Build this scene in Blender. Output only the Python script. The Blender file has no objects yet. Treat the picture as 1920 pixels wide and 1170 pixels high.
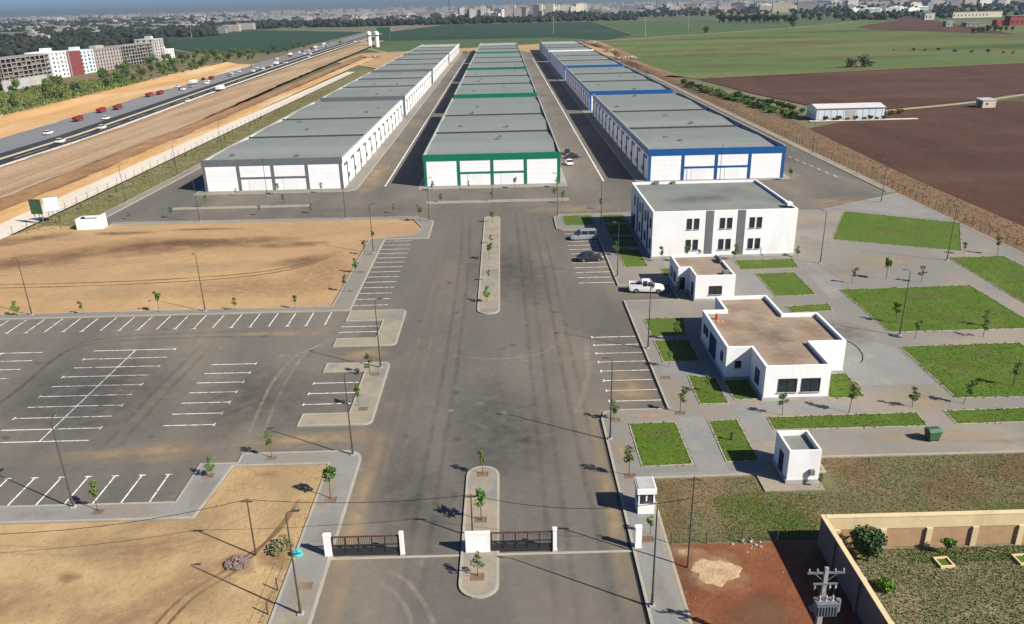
import bpy, math, random
import numpy as np
from mathutils import Vector, Matrix
R = math.radians
random.seed(7)
rng = np.random.default_rng(11)
scene = bpy.context.scene
col = scene.collection

# ------------------------------------------------------------------ camera
F_PX, PITCH, YAW, ROLL, CAM_H = 1480.0, R(21.394), R(0.2646), R(1.35), 40.0
fw = Vector((math.sin(YAW)*math.cos(PITCH), math.cos(YAW)*math.cos(PITCH), -math.sin(PITCH)))
r0 = Vector((math.cos(YAW), -math.sin(YAW), 0)); u0 = r0.cross(fw)
rt = r0*math.cos(ROLL) - u0*math.sin(ROLL); up = u0*math.cos(ROLL) + r0*math.sin(ROLL)
cd = bpy.data.cameras.new('camera'); cam = bpy.data.objects.new('camera', cd); col.objects.link(cam)
cam.matrix_world = Matrix(((rt.x, up.x, -fw.x, 0), (rt.y, up.y, -fw.y, 0), (rt.z, up.z, -fw.z, CAM_H), (0, 0, 0, 1)))
cd.sensor_fit = 'HORIZONTAL'; cd.sensor_width = 36; cd.lens = 36*F_PX/1920
cd.clip_start = 0.5; cd.clip_end = 120000
scene.camera = cam
# ------------------------------------------------------------------ sky and sun
SUN_AZ, SUN_EL = 120.0, 37.0          # clockwise from +Y
w = bpy.data.worlds.new('World'); scene.world = w; w.use_nodes = True
nt = w.node_tree; bg = nt.nodes['Background']
sky = nt.nodes.new('ShaderNodeTexSky'); sky.sky_type = 'NISHITA'; sky.sun_disc = False
sky.sun_elevation = R(SUN_EL); sky.sun_rotation = R(SUN_AZ)
sky.altitude = 1500; sky.air_density = 0.7; sky.dust_density = 3.0; sky.ozone_density = 10.0
nt.links.new(sky.outputs[0], bg.inputs[0]); bg.inputs[1].default_value = 0.07
sl = bpy.data.lights.new('sun', 'SUN'); sl.energy = 4.6; sl.angle = R(0.5); sl.color = (1.0, 0.93, 0.81)
so = bpy.data.objects.new('sun', sl); col.objects.link(so)
sd = Vector((math.sin(R(SUN_AZ))*math.cos(R(SUN_EL)), math.cos(R(SUN_AZ))*math.cos(R(SUN_EL)), math.sin(R(SUN_EL))))
so.rotation_euler = sd.to_track_quat('Z', 'Y').to_euler(); so.location = sd*200
vs = scene.view_settings; vs.view_transform = 'Standard'; vs.look = 'None'; vs.gamma = 1; vs.exposure = 0.85
scene.cycles.max_bounces = 5; scene.cycles.diffuse_bounces = 2; scene.cycles.transparent_max_bounces = 12
scene.cycles.volume_bounces = 0

# ------------------------------------------------------------------ helpers
def lin(r, g, b):
    return tuple(((c/255)/12.92 if c/255 <= .04045 else ((c/255+.055)/1.055)**2.4) for c in (r, g, b))
MATS = {}
def mat(name, c1, c2=None, scale=1.0, stretch=(1, 1, 1), rough=.9, bump=0.0, c3=None, scale3=.05, stretch3=(1, 1, 1), lo3=.5, hi3=.62,
        grain=.12, gscale=None, lo=.35, hi=.65, spec=.25, metal=0.0, coord='P', alpha=None, bscale=None, rand=0.0):
    m = bpy.data.materials.new(name); m.use_nodes = True; n = m.node_tree.nodes; L = m.node_tree.links
    b = n['Principled BSDF']; out = n['Material Output']
    b.inputs['Roughness'].default_value = rough; b.inputs['Specular IOR Level'].default_value = spec; b.inputs['Metallic'].default_value = metal
    if coord == 'P':
        src = n.new('ShaderNodeNewGeometry').outputs['Position']
    else:
        src = n.new('ShaderNodeTexCoord').outputs['Object']
    def noise(sc, st=(1, 1, 1), det=6, ro=.6, off=0):
        mp = n.new('ShaderNodeMapping'); mp.inputs['Scale'].default_value = (sc*st[0], sc*st[1], sc*st[2]); mp.inputs['Location'].default_value = (off, off*1.7, off*.3)
        L.new(src, mp.inputs[0])
        t = n.new('ShaderNodeTexNoise'); t.inputs['Scale'].default_value = 1; t.inputs['Detail'].default_value = det; t.inputs['Roughness'].default_value = ro
        L.new(mp.outputs[0], t.inputs['Vector']); return t.outputs[0]
    def ramp(x, a, c):
        r = n.new('ShaderNodeMapRange'); r.inputs[1].default_value = a; r.inputs[2].default_value = c; L.new(x, r.inputs[0]); r.clamp = True
        return r.outputs[0]
    def mix(f, a, c, bt='MIX'):
        x = n.new('ShaderNodeMix'); x.data_type = 'RGBA'; x.blend_type = bt
        if isinstance(f, float): x.inputs[0].default_value = f
        else: L.new(f, x.inputs[0])
        for i, v in ((6, a), (7, c)):
            if isinstance(v, tuple): x.inputs[i].default_value = (*v, 1)
            else: L.new(v, x.inputs[i])
        return x.outputs[2]
    cur = c1
    if c2 is not None: cur = mix(ramp(noise(scale, stretch), lo, hi), c1, c2)
    if c3 is not None: cur = mix(ramp(noise(scale3, stretch3, 5, .55, 13.7), lo3, hi3), cur, c3)
    if grain:
        g = noise(gscale or scale*9, (1, 1, 1), 4, .7, 5.1)
        gm = n.new('ShaderNodeMapRange'); gm.inputs[1].default_value = .25; gm.inputs[2].default_value = .75
        gm.inputs[3].default_value = 1-grain; gm.inputs[4].default_value = 1+grain; L.new(g, gm.inputs[0])
        cb = n.new('ShaderNodeCombineColor')
        for i in range(3): L.new(gm.outputs[0], cb.inputs[i])
        cur = mix(1.0, cur, cb.outputs[0], 'MULTIPLY')
    if rand:
        oi = n.new('ShaderNodeObjectInfo'); hs = n.new('ShaderNodeHueSaturation')
        vr = n.new('ShaderNodeMapRange'); vr.inputs[3].default_value = 1-rand; vr.inputs[4].default_value = 1+rand
        L.new(oi.outputs['Random'], vr.inputs[0]); L.new(vr.outputs[0], hs.inputs['Value'])
        if isinstance(cur, tuple): hs.inputs['Color'].default_value = (*cur, 1)
        else: L.new(cur, hs.inputs['Color'])
        cur = hs.outputs[0]
    if isinstance(cur, tuple): b.inputs['Base Color'].default_value = (*cur, 1)
    else: L.new(cur, b.inputs['Base Color'])
    if bump:
        bn = n.new('ShaderNodeBump'); bn.inputs['Strength'].default_value = 1.0; bn.inputs['Distance'].default_value = bump
        L.new(noise(bscale or (gscale or scale*6), stretch, 5, .65, 2.2), bn.inputs['Height']); L.new(bn.outputs[0], b.inputs['Normal'])
    if alpha is not None:
        L.new(ramp(noise(alpha[0], alpha[3] if len(alpha) > 3 else (1, 1, 1), 5, .65, 9.9), alpha[1], alpha[2]), b.inputs['Alpha'])
    MATS[name] = m
    return m

class MB:
    def __init__(s): s.v = []; s.f = []
    def add(s, vs, fs):
        o = len(s.v); s.v += [tuple(p) for p in vs]; s.f += [tuple(i+o for i in f) for f in fs]; return s
    def box(s, x0, y0, z0, x1, y1, z1):
        return s.add([(x0, y0, z0), (x1, y0, z0), (x1, y1, z0), (x0, y1, z0), (x0, y0, z1), (x1, y0, z1), (x1, y1, z1), (x0, y1, z1)],
                     [(0, 3, 2, 1), (4, 5, 6, 7), (0, 1, 5, 4), (1, 2, 6, 5), (2, 3, 7, 6), (3, 0, 4, 7)])
    def bar(s, p, q, r, r2=None, n=6):
        p, q = Vector(p), Vector(q); d = (q-p); L = d.length
        if L < 1e-6: return s
        d /= L; a = d.orthogonal().normalized(); b = d.cross(a); r2 = r if r2 is None else r2
        vs = []
        for c, rr in ((p, r), (q, r2)):
            for k in range(n):
                t = 2*math.pi*k/n; vs.append(c + a*math.cos(t)*rr + b*math.sin(t)*rr)
        fs = [(k, (k+1) % n, n+(k+1) % n, n+k) for k in range(n)] + [tuple(range(n-1, -1, -1)), tuple(range(n, 2*n))]
        return s.add(vs, fs)
    def tube(s, pts, rad, n=5):
        for i in range(len(pts)-1):
            a = rad[i] if isinstance(rad, (list, tuple)) else rad; b = rad[i+1] if isinstance(rad, (list, tuple)) else rad
            s.bar(pts[i], pts[i+1], a, b, n)
        return s
    def prism(s, poly, z0, z1):
        n = len(poly); A = sum(poly[i][0]*poly[(i+1) % n][1]-poly[(i+1) % n][0]*poly[i][1] for i in range(n))
        if A < 0: poly = poly[::-1]
        return s.add([(x, y, z0) for x, y in poly]+[(x, y, z1) for x, y in poly],
                     [tuple(range(n, 2*n))]+[(i, (i+1) % n, n+(i+1) % n, n+i) for i in range(n)])
    def flat(s, poly, z):
        n = len(poly); A = sum(poly[i][0]*poly[(i+1) % n][1]-poly[(i+1) % n][0]*poly[i][1] for i in range(n))
        if A < 0: poly = poly[::-1]
        return s.add([(x, y, z) for x, y in poly], [tuple(range(n))])
    def rail(s, poly, wd, z0, z1, closed=False, skin=True):
        """mitred strip of width wd to the left of the polyline"""
        P = [Vector((x, y)) for x, y in poly]; n = len(P); I = []
        for i in range(n):
            a = P[i]-P[i-1] if (i > 0 or closed) else P[1]-P[0]
            b = P[(i+1) % n]-P[i] if (i < n-1 or closed) else P[-1]-P[-2]
            a.normalize(); b.normalize(); na = Vector((-a.y, a.x)); nb = Vector((-b.y, b.x)); m = (na+nb)
            if m.length < .1: m = na
            m.normalize(); I.append(P[i]+m*wd/max(.35, m.dot(na)))
        vs = []
        for i in range(n): vs += [(P[i].x, P[i].y, z0), (P[i].x, P[i].y, z1), (I[i].x, I[i].y, z1), (I[i].x, I[i].y, z0)]
        fs = []
        for i in range(n if closed else n-1):
            a, b = 4*i, 4*((i+1) % n)
            fs += ([(a, b, b+1, a+1)] if skin else []) + [(a+1, b+1, b+2, a+2), (a+2, b+2, b+3, a+3)]
        if not closed: fs += [(0, 1, 2, 3), (4*n-1, 4*n-2, 4*n-3, 4*n-4)]
        return s.add(vs, fs)
    def mesh(s, name, m):
        me = bpy.data.meshes.new(name); me.from_pydata(s.v, [], s.f); me.update()
        if m: me.materials.append(m)
        return me
    def build(s, name, m, parent=None):
        return obj(name, s.mesh(name, m), parent)

def obj(name, me, parent=None, loc=None, rz=None):
    o = bpy.data.objects.new(name, me); col.objects.link(o); o.parent = parent
    if loc is not None: o.location = loc
    if rz is not None: o.rotation_euler = (0, 0, rz)
    return o
def tag(o, label=None, cat=None, group=None, kind=None):
    if label: o['label'] = label
    if cat: o['category'] = cat
    if group: o['group'] = group
    if kind: o['kind'] = kind
    return o
def thing(name, label, cat, loc=(0, 0, 0), rz=0, group=None):
    o = bpy.data.objects.new(name, None); col.objects.link(o); o.location = loc; o.rotation_euler = (0, 0, rz)
    o.empty_display_size = .3
    return tag(o, label, cat, group)
def struct(name, mb, m, parent=None):
    o = mb.build(name, m, parent)
    if parent is None: o['kind'] = 'structure'
    return o
KIDS = {}
def copy_tree(o, loc=None, rz=None, label=None, scale=None, parent=None):
    c = o.copy(); col.objects.link(c); c.parent = parent
    for ch in list(o.children): copy_tree(ch, parent=c)
    if loc is not None: c.location = loc
    if rz is not None: c.rotation_euler = (0, 0, rz)
    if scale is not None: c.scale = (scale, scale, scale)
    if label: c['label'] = label
    return c
def np_mesh(name, V, Q, m):
    me = bpy.data.meshes.new(name); V = np.asarray(V, np.float32); Q = np.asarray(Q, np.int32); k = Q.shape[1]
    me.vertices.add(len(V)); me.vertices.foreach_set('co', V.ravel())
    me.loops.add(Q.size); me.loops.foreach_set('vertex_index', Q.ravel())
    me.polygons.add(len(Q)); me.polygons.foreach_set('loop_start', np.arange(0, Q.size, k, dtype=np.int32))
    try: me.polygons.foreach_set('loop_total', np.full(len(Q), k, np.int32))
    except Exception: pass
    me.update(calc_edges=True); me.validate()
    for x in (m if isinstance(m, (list, tuple)) else [m]): me.materials.append(x)
    return me
def leaf_quads(C, size, up_bias=.3, aspect=.6):
    """one bent leaf card (2 tris) for each centre"""
    n = len(C); d = rng.normal(size=(n, 3)); d[:, 2] += up_bias; d /= np.linalg.norm(d, axis=1)[:, None]
    t = rng.normal(size=(n, 3)); t -= (t*d).sum(1)[:, None]*d; t /= np.linalg.norm(t, axis=1)[:, None]
    b = np.cross(d, t); s = (np.asarray(size)*rng.uniform(.7, 1.3, n))[:, None]
    V = np.stack([C-t*s, C-b*s*aspect+d*s*.15, C+t*s, C+b*s*aspect+d*s*.15], 1).reshape(-1, 3)
    return V, np.arange(4*n).reshape(n, 4)
def crown_points(n, clumps):
    """points spread in clumps: (x,y,z,r)"""
    cl = np.array(clumps); wgt = cl[:, 3]**2; wgt /= wgt.sum(); idx = rng.choice(len(cl), n, p=wgt)
    d = rng.normal(size=(n, 3)); d /= np.linalg.norm(d, axis=1)[:, None]; r = rng.uniform(.35, 1, n)**.6
    return cl[idx, :3] + d*(r*cl[idx, 3])[:, None]*np.array([1, 1, .85])
ORD = ['first', 'second', 'third', 'fourth', 'fifth', 'sixth', 'seventh', 'eighth', 'ninth', 'tenth', 'eleventh', 'twelfth', 'thirteenth', 'fourteenth',
       'fifteenth', 'sixteenth', 'seventeenth', 'eighteenth', 'nineteenth', 'twentieth']
# ------------------------------------------------------------------ materials
mat('terrain', (.10, .13, .06), (.16, .13, .08), .004, rough=1, c3=(.07, .10, .05), scale3=.0016, lo3=.45, hi3=.6, grain=.2, gscale=.03)
mat('asphalt', (.102, .093, .081), (.142, .128, .110), .05, (1.6, .35, 1), rough=.92, c3=(.19, .16, .12), scale3=.07, stretch3=(1.3, .5, 1), lo3=.48, hi3=.76, grain=.14, gscale=1.6, bump=.004, bscale=30)
mat('asphalt_grey', (.16, .165, .175), (.20, .20, .20), .05, (1, .2, 1), rough=.9, grain=.08, gscale=.8)
mat('asphalt_new', (.028, .029, .033), (.04, .04, .043), .08, (1, .2, 1), rough=.85, grain=.1, gscale=1)
mat('dirt', (.41, .270, .132), (.355, .226, .110), .09, (1, 1, 1), rough=1, c3=(.31, .19, .105), scale3=.03, stretch3=(.7, 1.5, 1), lo3=.46, hi3=.7, grain=.15, gscale=1.3, bump=.06, bscale=1.8)
mat('dirt_bank', (.40, .29, .18), (.33, .225, .13), .12, (2.2, .12, 1), rough=1, c3=(.27, .175, .10), scale3=.1, stretch3=(2, .1, 1), lo3=.48, hi3=.64, grain=.2, gscale=.9, bump=.2, bscale=.9)
mat('dirt_near', (.41, .288, .145), (.335, .228, .112), .22, rough=1, c3=(.245, .165, .09), scale3=.13, lo3=.48, hi3=.7, grain=.14, gscale=2.2, bump=.05, bscale=3)
mat('dirt_orange', (.51, .31, .13), (.41, .235, .095), .05, (1.5, .3, 1), rough=1, c3=(.52, .40, .25), scale3=.03, stretch3=(1.5, .3, 1), lo3=.5, hi3=.65, grain=.16, gscale=.5, bump=.15, bscale=.6)
mat('dirt_pale', (.62, .56, .47), (.56, .49, .40), .08, (1, .3, 1), rough=1, grain=.1, gscale=.6)
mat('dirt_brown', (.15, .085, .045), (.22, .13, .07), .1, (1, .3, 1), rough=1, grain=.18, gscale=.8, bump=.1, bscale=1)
mat('dirt_red', (.19, .068, .03), (.155, .054, .025), .35, rough=1, c3=(.23, .10, .05), scale3=.3, lo3=.52, hi3=.7, grain=.2, gscale=2.5, bump=.06, bscale=3)
mat('sand', (.48, .34, .20), (.40, .275, .16), .8, rough=1, c3=(.33, .22, .13), scale3=.9, lo3=.52, hi3=.66, grain=.14, gscale=4, bump=.06, bscale=4)
mat('ploughed', (.058, .026, .0155), (.08, .037, .022), .05, (1.6, .25, 1), rough=1, c3=(.105, .055, .034), scale3=.025, stretch3=(.35, 1.3, 1), lo3=.5, hi3=.72, grain=.24, gscale=.5, bump=.25, bscale=.7)
mat('crop_green', (.088, .118, .030), (.070, .118, .030), .012, (.35, 1.4, 1), rough=1, c3=(.135, .132, .045), scale3=.01, stretch3=(.3, 1.6, 1), lo3=.46, hi3=.66, grain=.2, gscale=.12)
mat('crop_dark', (.016, .042, .022), (.02, .05, .024), .008, (.4, 1, 1), rough=1, c3=(.04, .066, .026), scale3=.005, lo3=.55, hi3=.7, grain=.1, gscale=.06)
mat('crop_mid', (.048, .092, .032), (.065, .10, .033), .008, (.4, 1, 1), rough=1, grain=.1, gscale=.06)
mat('town_soil', (.03, .034, .030), (.05, .048, .042), .01, rough=1, c3=(.075, .068, .06), scale3=.006, lo3=.52, hi3=.64, grain=.2, gscale=.1)
mat('path_dirt', (.36, .27, .17), (.30, .21, .13), .05, rough=1, grain=.12)
mat('verge_grass', (.155, .14, .055), (.12, .12, .042), .3, rough=1, c3=(.24, .19, .10), scale3=.2, lo3=.5, hi3=.7, grain=.2, gscale=2)
mat('dry_grass', (.20, .12, .07), (.15, .092, .05), .2, rough=1, c3=(.125, .10, .045), scale3=.12, lo3=.55, hi3=.75, grain=.22, gscale=1.2, bump=.1, bscale=1)
mat('lawn', (.060, .110, .010), (.080, .126, .013), .5, rough=1, c3=(.12, .135, .03), scale3=.25, lo3=.54, hi3=.78, grain=.24, gscale=5, bump=.05, bscale=6)
mat('weed_soil', (.125, .118, .058), (.15, .12, .06), .7, rough=1, c3=(.19, .122, .068), scale3=.16, lo3=.5, hi3=.66, grain=.34, gscale=4.5, bump=.08, bscale=5)
mat('yard_soil', (.175, .155, .085), (.115, .12, .062), .9, rough=1, c3=(.24, .19, .11), scale3=.5, lo3=.5, hi3=.66, grain=.34, gscale=3, bump=.1, bscale=3)
mat('paving', (.205, .188, .160), (.185, .18, .168), .09, rough=.9, c3=(.26, .222, .175), scale3=.06, lo3=.48, hi3=.66, grain=.1, gscale=2.4)
mat('paving_grey', (.195, .195, .188), (.235, .225, .207), .18, rough=.9, c3=(.28, .245, .19), scale3=.3, lo3=.54, hi3=.74, grain=.14, gscale=3.2)
mat('paving_tan', (.30, .255, .185), (.25, .215, .165), .3, rough=.9, c3=(.19, .185, .172), scale3=.22, lo3=.5, hi3=.65, grain=.1, gscale=2.6)
mat('kerb', (.36, .325, .255), (.30, .275, .225), .6, rough=.9, c3=(.40, .32, .21), scale3=.4, lo3=.55, hi3=.7, grain=.1, gscale=4)
mat('concrete', (.40, .39, .37), (.32, .31, .29), .4, rough=.9, grain=.1, gscale=3)
mat('concrete_dark', (.19, .18, .165), (.15, .14, .13), .4, rough=.9, grain=.1, gscale=3)
mat('paint_white', (.78, .76, .72), (.62, .60, .56), 1.5, rough=.8, grain=.08, gscale=8, alpha=(1.6, .3, .5))
mat('paint_yellow', (.55, .47, .27), (.45, .40, .27), .5, rough=.8, grain=.08, gscale=3)
mat('dust_mark', (.34, .28, .21), (.28, .235, .18), 1.0, rough=1, grain=.05, alpha=(.9, .4, 1.15))
mat('wall_white', (.80, .80, .79), (.74, .735, .715), .25, rough=.75, c3=(.66, .63, .575), scale3=.5, stretch3=(1, 1, .18), lo3=.54, hi3=.8, grain=.03, gscale=3, coord='P')
mat('panel_white', (.82, .82, .81), (.77, .77, .765), .4, rough=.55, grain=.02, gscale=2, rand=.02)
mat('shutter_white', (.78, .78, .77), (.73, .73, .72), .5, rough=.5, grain=.02, gscale=2)
mat('roof_metal', (.178, .20, .178), (.200, .216, .192), .06, (1.4, .1, 1), rough=.6, c3=(.225, .235, .212), scale3=.03, stretch3=(.15, 2.5, 1), lo3=.48, hi3=.66, grain=.1, gscale=.6)
mat('roof_pale', (.30, .31, .28), (.36, .36, .31), .05, rough=.7, grain=.05, gscale=.5)
mat('gutter', (.04, .046, .043), (.055, .06, .056), .5, rough=.7, grain=.05)
mat('skylight', (.26, .28, .25), (.22, .24, .22), .5, rough=.35, grain=.03)
mat('roof_felt', (.165, .18, .16), (.20, .205, .18), .12, rough=.9, c3=(.145, .165, .15), scale3=.15, lo3=.5, hi3=.65, grain=.06, gscale=2)
mat('steel_grey', (.13, .14, .145), (.11, .12, .125), .8, rough=.5, grain=.04)
mat('steel_green', (.004, .165, .085), (.006, .14, .075), .8, rough=.45, grain=.04)
mat('steel_blue', (.008, .085, .27), (.01, .075, .235), .8, rough=.45, grain=.04)
mat('frame_dark', (.03, .032, .036), rough=.5, grain=0)
mat('band_grey', (.15, .153, .157), (.13, .132, .136), .8, rough=.8, grain=.05)
mat('glass_dark', (.015, .02, .024), (.03, .036, .04), 2, rough=.12, spec=.5, grain=0)
mat('glass_blue', (.03, .06, .14), (.02, .04, .1), 2, rough=.15, spec=.5, grain=0)
mat('cream', (.62, .50, .29), (.56, .45, .265), .7, rough=.9, c3=(.48, .38, .22), scale3=.6, stretch3=(1, 1, .3), lo3=.58, hi3=.78, grain=.05, gscale=5)
mat('tan_block', (.40, .255, .145), (.34, .215, .12), 1.2, rough=.95, grain=.1, gscale=6)
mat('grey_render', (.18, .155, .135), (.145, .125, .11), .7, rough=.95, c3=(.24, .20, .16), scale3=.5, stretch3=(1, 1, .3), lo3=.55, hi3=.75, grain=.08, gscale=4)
mat('pole_dark', (.05, .05, .052), (.065, .063, .06), 3, rough=.6, grain=.05, coord='O')
mat('wood_pole', (.06, .045, .035), (.085, .065, .048), 3, rough=.9, grain=.1, coord='O')
mat('concrete_pole', (.31, .295, .275), (.25, .235, .22), 3, rough=.9, grain=.08, coord='O')
mat('galv', (.24, .25, .265), (.19, .20, .21), 4, rough=.45, metal=.4, grain=.05, coord='O')
mat('transformer_grey', (.10, .13, .145), (.13, .155, .165), 4, rough=.5, grain=.05, coord='O')
mat('insulator', (.36, .36, .34), rough=.3, grain=0)
mat('cable', (.012, .012, .013), rough=.6, grain=0)
mat('rust_rail', (.10, .04, .035), (.07, .03, .028), 3, rough=.8, grain=.1)
mat('bark', (.10, .075, .05), (.07, .055, .04), 6, rough=1, grain=.15, coord='O')
mat('leaf', (.062, .145, .022), (.10, .185, .032), 3, rough=.7, grain=.25, gscale=9, coord='O', rand=.18)
mat('leaf_olive', (.085, .125, .03), (.125, .145, .042), 3, rough=.8, grain=.25, gscale=9, coord='O', rand=.2)
mat('leaf_dark', (.034, .07, .024), (.055, .095, .028), 2, rough=.8, grain=.25, gscale=5, coord='O', rand=.2)
mat('leaf_bright', (.10, .20, .02), (.13, .22, .03), 3, rough=.7, grain=.2, gscale=9, coord='O')
mat('wood_far', (.012, .020, .016), (.020, .030, .020), .03, rough=1, c3=(.032, .036, .026), scale3=.01, grain=.2, gscale=.2)
mat('tuft_green', (.085, .15, .014), (.12, .165, .022), .6, rough=.9, c3=(.075, .145, .024), scale3=.18, lo3=.45, hi3=.6, grain=.2, gscale=3)
mat('tuft_dry', (.24, .205, .105), (.18, .165, .078), 1.5, rough=.95, c3=(.15, .155, .07), scale3=.5, lo3=.45, hi3=.6, grain=.25, gscale=5)
mat('rock', (.20, .15, .13), (.14, .10, .09), 2, rough=1, grain=.2, gscale=6, coord='O', rand=.25)
mat('rubble', (.36, .26, .18), (.24, .14, .09), 1, rough=1, grain=.2, coord='O', rand=.35)
mat('car_white', (.72, .72, .71), rough=.3, spec=.5, grain=0)
mat('car_dark', (.022, .024, .03), rough=.25, spec=.5, grain=0)
mat('car_silver', (.33, .36, .37), rough=.3, spec=.5, metal=.3, grain=0)
mat('truck_red', (.24, .03, .026), (.18, .026, .022), 2, rough=.5, grain=.06, coord='O')
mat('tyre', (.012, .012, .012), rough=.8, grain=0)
mat('rim', (.3, .3, .31), rough=.4, metal=.6, grain=0)
mat('lamp_lens', (.6, .6, .55), rough=.2, grain=0)
mat('tail_red', (.4, .02, .015), rough=.3, grain=0)
mat('bin_green', (.05, .115, .065), (.04, .09, .05), 3, rough=.5, grain=.06, coord='O')
mat('sign_green', (.022, .085, .05), (.035, .10, .06), .8, rough=.5, grain=.1, coord='O')
mat('sign_white', (.50, .56, .60), (.44, .5, .54), 1.5, rough=.5, grain=.06, coord='O')
mat('teal', (.06, .33, .33), rough=.7, grain=.1, coord='O')
mat('red_plastic', (.5, .03, .02), rough=.5, grain=0)
mat('orange_cloth', (.40, .21, .13), (.34, .19, .12), 4, rough=.9, grain=.1)
mat('brick_red', (.20, .05, .045), (.17, .045, .04), .4, rough=.9, grain=.06)
mat('raw_concrete', (.27, .255, .24), (.21, .198, .187), .3, rough=.95, grain=.1, gscale=1.5)
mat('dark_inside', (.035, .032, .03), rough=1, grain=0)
mat('raw_brick', (.19, .14, .12), (.155, .118, .102), .3, rough=.95, grain=.1, gscale=1.5)
mat('city_pale', (.42, .41, .40), (.36, .35, .335), .02, rough=.9, grain=.12, gscale=.25, rand=.25)
mat('city_cream', (.55, .50, .38), (.48, .43, .33), .02, rough=.9, grain=.12, gscale=.25, rand=.2)
mat('city_grey', (.21, .205, .21), (.17, .168, .17), .02, rough=.9, grain=.15, gscale=.25, rand=.25)
mat('city_pink', (.33, .285, .26), (.28, .245, .225), .02, rough=.9, grain=.12, gscale=.25, rand=.2)
mat('farm_red', (.30, .055, .045), (.25, .05, .04), .1, rough=.9, grain=.1)
mat('shed_wall', (.55, .62, .64), (.50, .57, .58), .3, (1, 1, .1), rough=.6, grain=.04)
mat('shed_roof', (.55, .53, .50), (.48, .46, .44), .3, rough=.6, grain=.04)

def tile_mat(name, c1, c2, mortar, scale, bw, rh):
    m = mat(name, c1, grain=.1, gscale=2); n = m.node_tree.nodes; L = m.node_tree.links
    b = n['Principled BSDF']; bt = n.new('ShaderNodeTexBrick'); g = n.new('ShaderNodeNewGeometry')
    bt.inputs['Color1'].default_value = (*c1, 1); bt.inputs['Color2'].default_value = (*c2, 1); bt.inputs['Mortar'].default_value = (*mortar, 1)
    bt.inputs['Scale'].default_value = scale; bt.inputs['Mortar Size'].default_value = .035; bt.inputs['Brick Width'].default_value = bw; bt.inputs['Row Height'].default_value = rh
    ns = n.new('ShaderNodeTexNoise'); ns.inputs['Scale'].default_value = .35; ns.inputs['Detail'].default_value = 5
    L.new(g.outputs['Position'], ns.inputs['Vector']); L.new(g.outputs['Position'], bt.inputs['Vector'])
    mr = n.new('ShaderNodeMapRange'); mr.inputs[1].default_value = .3; mr.inputs[2].default_value = .7; mr.inputs[3].default_value = .8; mr.inputs[4].default_value = 1.15
    L.new(ns.outputs[0], mr.inputs[0]); hv = n.new('ShaderNodeHueSaturation'); L.new(mr.outputs[0], hv.inputs['Value']); L.new(bt.outputs[0], hv.inputs['Color'])
    L.new(hv.outputs[0], b.inputs['Base Color']); return m
tile_mat('roof_tile', (.31, .235, .165), (.255, .20, .145), (.19, .155, .125), 1.0, 1.1, .55)
m_ = MATS
def stain_mat(name, c, strength, nscale=.5, lo=.3, hi=.62):
    m = mat(name, c, tuple(x*.82 for x in c), nscale*1.7, rough=1, grain=.1); n = m.node_tree.nodes; L = m.node_tree.links; b = n['Principled BSDF']
    at = n.new('ShaderNodeAttribute'); at.attribute_name = 'fade'; g = n.new('ShaderNodeNewGeometry')
    ns = n.new('ShaderNodeTexNoise'); ns.inputs['Scale'].default_value = nscale; ns.inputs['Detail'].default_value = 7; ns.inputs['Roughness'].default_value = .68; L.new(g.outputs['Position'], ns.inputs['Vector'])
    r = n.new('ShaderNodeMapRange'); r.inputs[1].default_value = lo; r.inputs[2].default_value = hi; L.new(ns.outputs[0], r.inputs[0])
    k = n.new('ShaderNodeMath'); k.operation = 'MULTIPLY'; L.new(r.outputs[0], k.inputs[0]); L.new(at.outputs['Fac'], k.inputs[1])
    k2 = n.new('ShaderNodeMath'); k2.operation = 'MULTIPLY'; k2.inputs[1].default_value = strength; L.new(k.outputs[0], k2.inputs[0]); L.new(k2.outputs[0], b.inputs['Alpha'])
stain_mat('st_brown', (.175, .098, .055), .85, .16); stain_mat('st_dust', (.29, .24, .18), .42, .3); stain_mat('st_dark', (.06, .056, .05), .42, .5); stain_mat('st_tan', (.46, .34, .2), .7, .25)
stain_mat('st_dry', (.18, .16, .06), .5, .8); stain_mat('st_soil', (.22, .125, .065), .85, .6); stain_mat('st_field', (.135, .075, .045), .6, .05); stain_mat('st_fgreen', (.06, .11, .022), .7, .04); stain_mat('st_fdry', (.15, .14, .05), .7, .05); stain_mat('st_green', (.07, .15, .015), .75, .8); stain_mat('st_sand', (.50, .36, .22), .9, 1.2); stain_mat('st_rust', (.33, .20, .12), .6, .9); stain_mat('st_tyre', (.075, .069, .062), .2, .6); stain_mat('st_pale', (.40, .34, .26), .5, .6)
zc = [0]
def patch(par, x, y, rx, ry, rot, m, z, name='soil_patch'):
    zc[0] += 1; zz = z+.009+.0004*(zc[0] % 40); nr, na = 5, 22; V = [(x, y, zz)]; A = [1.0]; ca, sa = math.cos(R(rot)), math.sin(R(rot)); ph = [random.uniform(0, 6.28) for _ in range(4)]
    for j in range(1, nr+1):
        for i in range(na):
            a = 2*math.pi*i/na; f = j/nr*(1+.14*math.sin(2*a+ph[0])+.1*math.sin(3*a+ph[1])+.08*math.sin(5*a+ph[2])); u, v = rx*f*math.cos(a), ry*f*math.sin(a)
            V.append((x+u*ca-v*sa, y+u*sa+v*ca, zz)); A.append((1-j/nr)**.8)
    F = [(0, 1+i, 1+(i+1) % na) for i in range(na)]+[(1+(j-1)*na+i, 1+j*na+i, 1+j*na+(i+1) % na, 1+(j-1)*na+(i+1) % na) for j in range(1, nr) for i in range(na)]
    o = MB().add(V, F).build(name, m_[m], par); at = o.data.attributes.new('fade', 'FLOAT', 'POINT'); at.data.foreach_set('value', A); return o
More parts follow.
